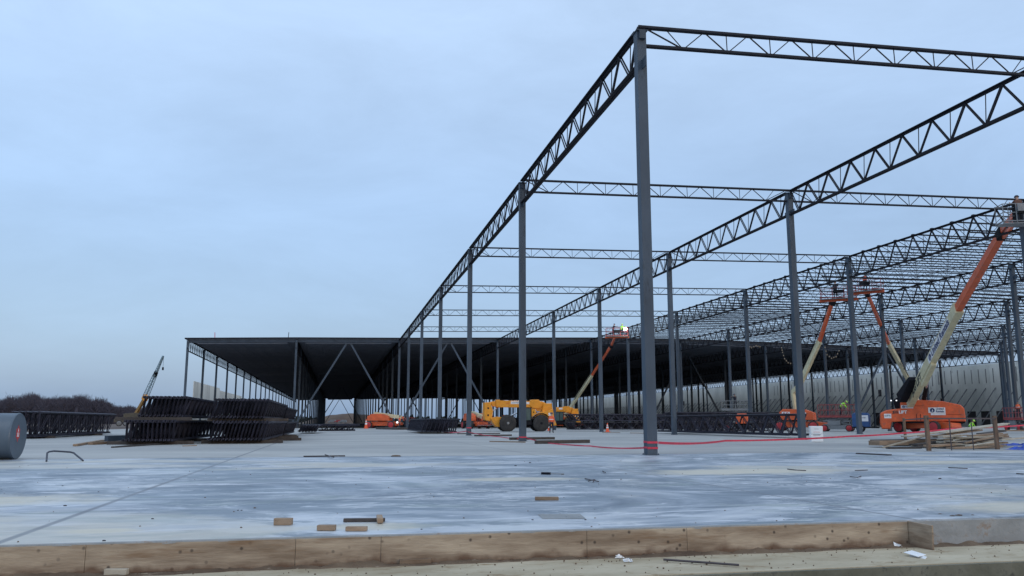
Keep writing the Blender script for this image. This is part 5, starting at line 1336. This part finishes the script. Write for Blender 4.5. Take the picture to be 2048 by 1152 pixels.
# ================================================================== CRANE far left
M['crane_yellow'] = mat('crane_faded_yellow', (.30,.17,.05), .6, var=.3)
M['crane_body'] = mat('crane_dull_body', (.09,.08,.06), .6, var=.3)
d_ = 172; base = GD(266, d_); r = empty('mobile_crane', base, 'distant mobile crane with yellow and pale blue boom behind the truss stacks', 'crane')
az = math.atan2(ray(266,843).x, ray(266,843).y); Mx = Matrix.Translation(base) @ Matrix.Rotation(-az, 4, 'Z')
q = MB(Mx); q.box(-3.6,3.8,-1.3,1.3,.8,1.5); q.prism([(2.2,1.5),(2.2,2.8),(2.8,3.0),(3.8,2.6),(3.8,1.5)], -1.2, .2, .05); q.build('carrier', M['crane_body'], r, bevel=.03)
for x in (-2.6,-1.3,1.4,2.7):
    for y in (-1.15,1.15): wheel(r, Mx, x, y, .6, .4, M['grey'], lug=False)
q = MB(Mx); q.prism([(-1.9,1.5),(-1.9,2.6),(1.0,2.8),(1.0,1.5)], -1.2, 1.2, .05); q.build('upper_works', M['crane_body'], r, bevel=.03)
A, B, C3, T_ = W(268,834,d_), W(290.5,795,d_-1), W(311,748,d_-2), W(326.5,712,d_-3)
q = MB(); q.bar(A, B, .5, .6); q.build('base_boom', M['crane_yellow'], r, bevel=.02)
q = MB(); q.bar(B-(C3-B).normalized()*.6, B+(C3-B).normalized()*.5, .8, 1.1); q.build('boom_head', M['yellow'], r, bevel=.03)
M['crane_blue'] = mat('crane_pale_blue_paint', (.25,.36,.42), .5, var=.3, scale=3)
def lattice(A, B, w0, w1, n_, nm, mm='crane_blue'):
    q = MB(); d = (B-A).normalized(); sd = d.cross(Vector((0,0,1))).normalized(); u = sd.cross(d).normalized(); L = (B-A).length; P_ = []
    for k in range(n_+1):
        w_ = w0+(w1-w0)*k/n_; P_.append([A+d*L*k/n_+sd*i*w_/2+u*j*w_/2 for i, j in ((-1,-1),(1,-1),(1,1),(-1,1))])
    for k in range(n_):
        for i in range(4): q.bar(P_[k][i], P_[k+1][i], .10, .10); q.bar(P_[k][i], P_[k+1][(i+1)%4], .06, .06)
    q.build(nm, M[mm], r)
lattice(B, C3, .8, .55, 8, 'lower_lattice'); lattice(C3, T_, .45, .22, 8, 'upper_lattice', 'crane_blue')
q = MB(); q.bar(C3-(T_-C3).normalized()*.7, C3+(T_-C3).normalized()*.5, .6, .6); q.build('boom_joint', M['black'], r)
q = MB(); e = T_+Vector((.1,0,-.1)); q.tube(e, e-Vector((0,0,2.2)), .03, 5); q.box(e.x-.15,e.x+.15,e.y-.15,e.y+.15,e.z-2.8,e.z-2.2); q.build('hook', M['black'], r)
# tiny far vehicles by the mound
for px, mm, lb in ((664,'grey','tiny pale van far beyond the open bay'), (685,'grey','tiny pale pickup far beyond the open bay, right one'), (677,'redsteel','tiny dark red car far beyond the open bay')):
    Mx, s = anchor(px, 480, 5); r = empty('parked_vehicle', Mx.translation, lb, 'vehicle', 'far vehicles by the mound'); off = Vector((0,0,0))
    q = MB(Mx); q.prism([(-2.4,.5),(-2.4,1.1),(-1.5,1.2),(-1.0,1.9),(1.9,1.9),(2.4,1.2),(2.4,.5)], -.95, .95, .1); q.build('body', M[mm], r)
    for x in (-1.5,1.5):
        for y in (-.9,.9): wheel(r, Mx, x, y, .4, .25, M['grey'], lug=False)

for o in bpy.data.objects:
    if '_o' in o: del o['_o']
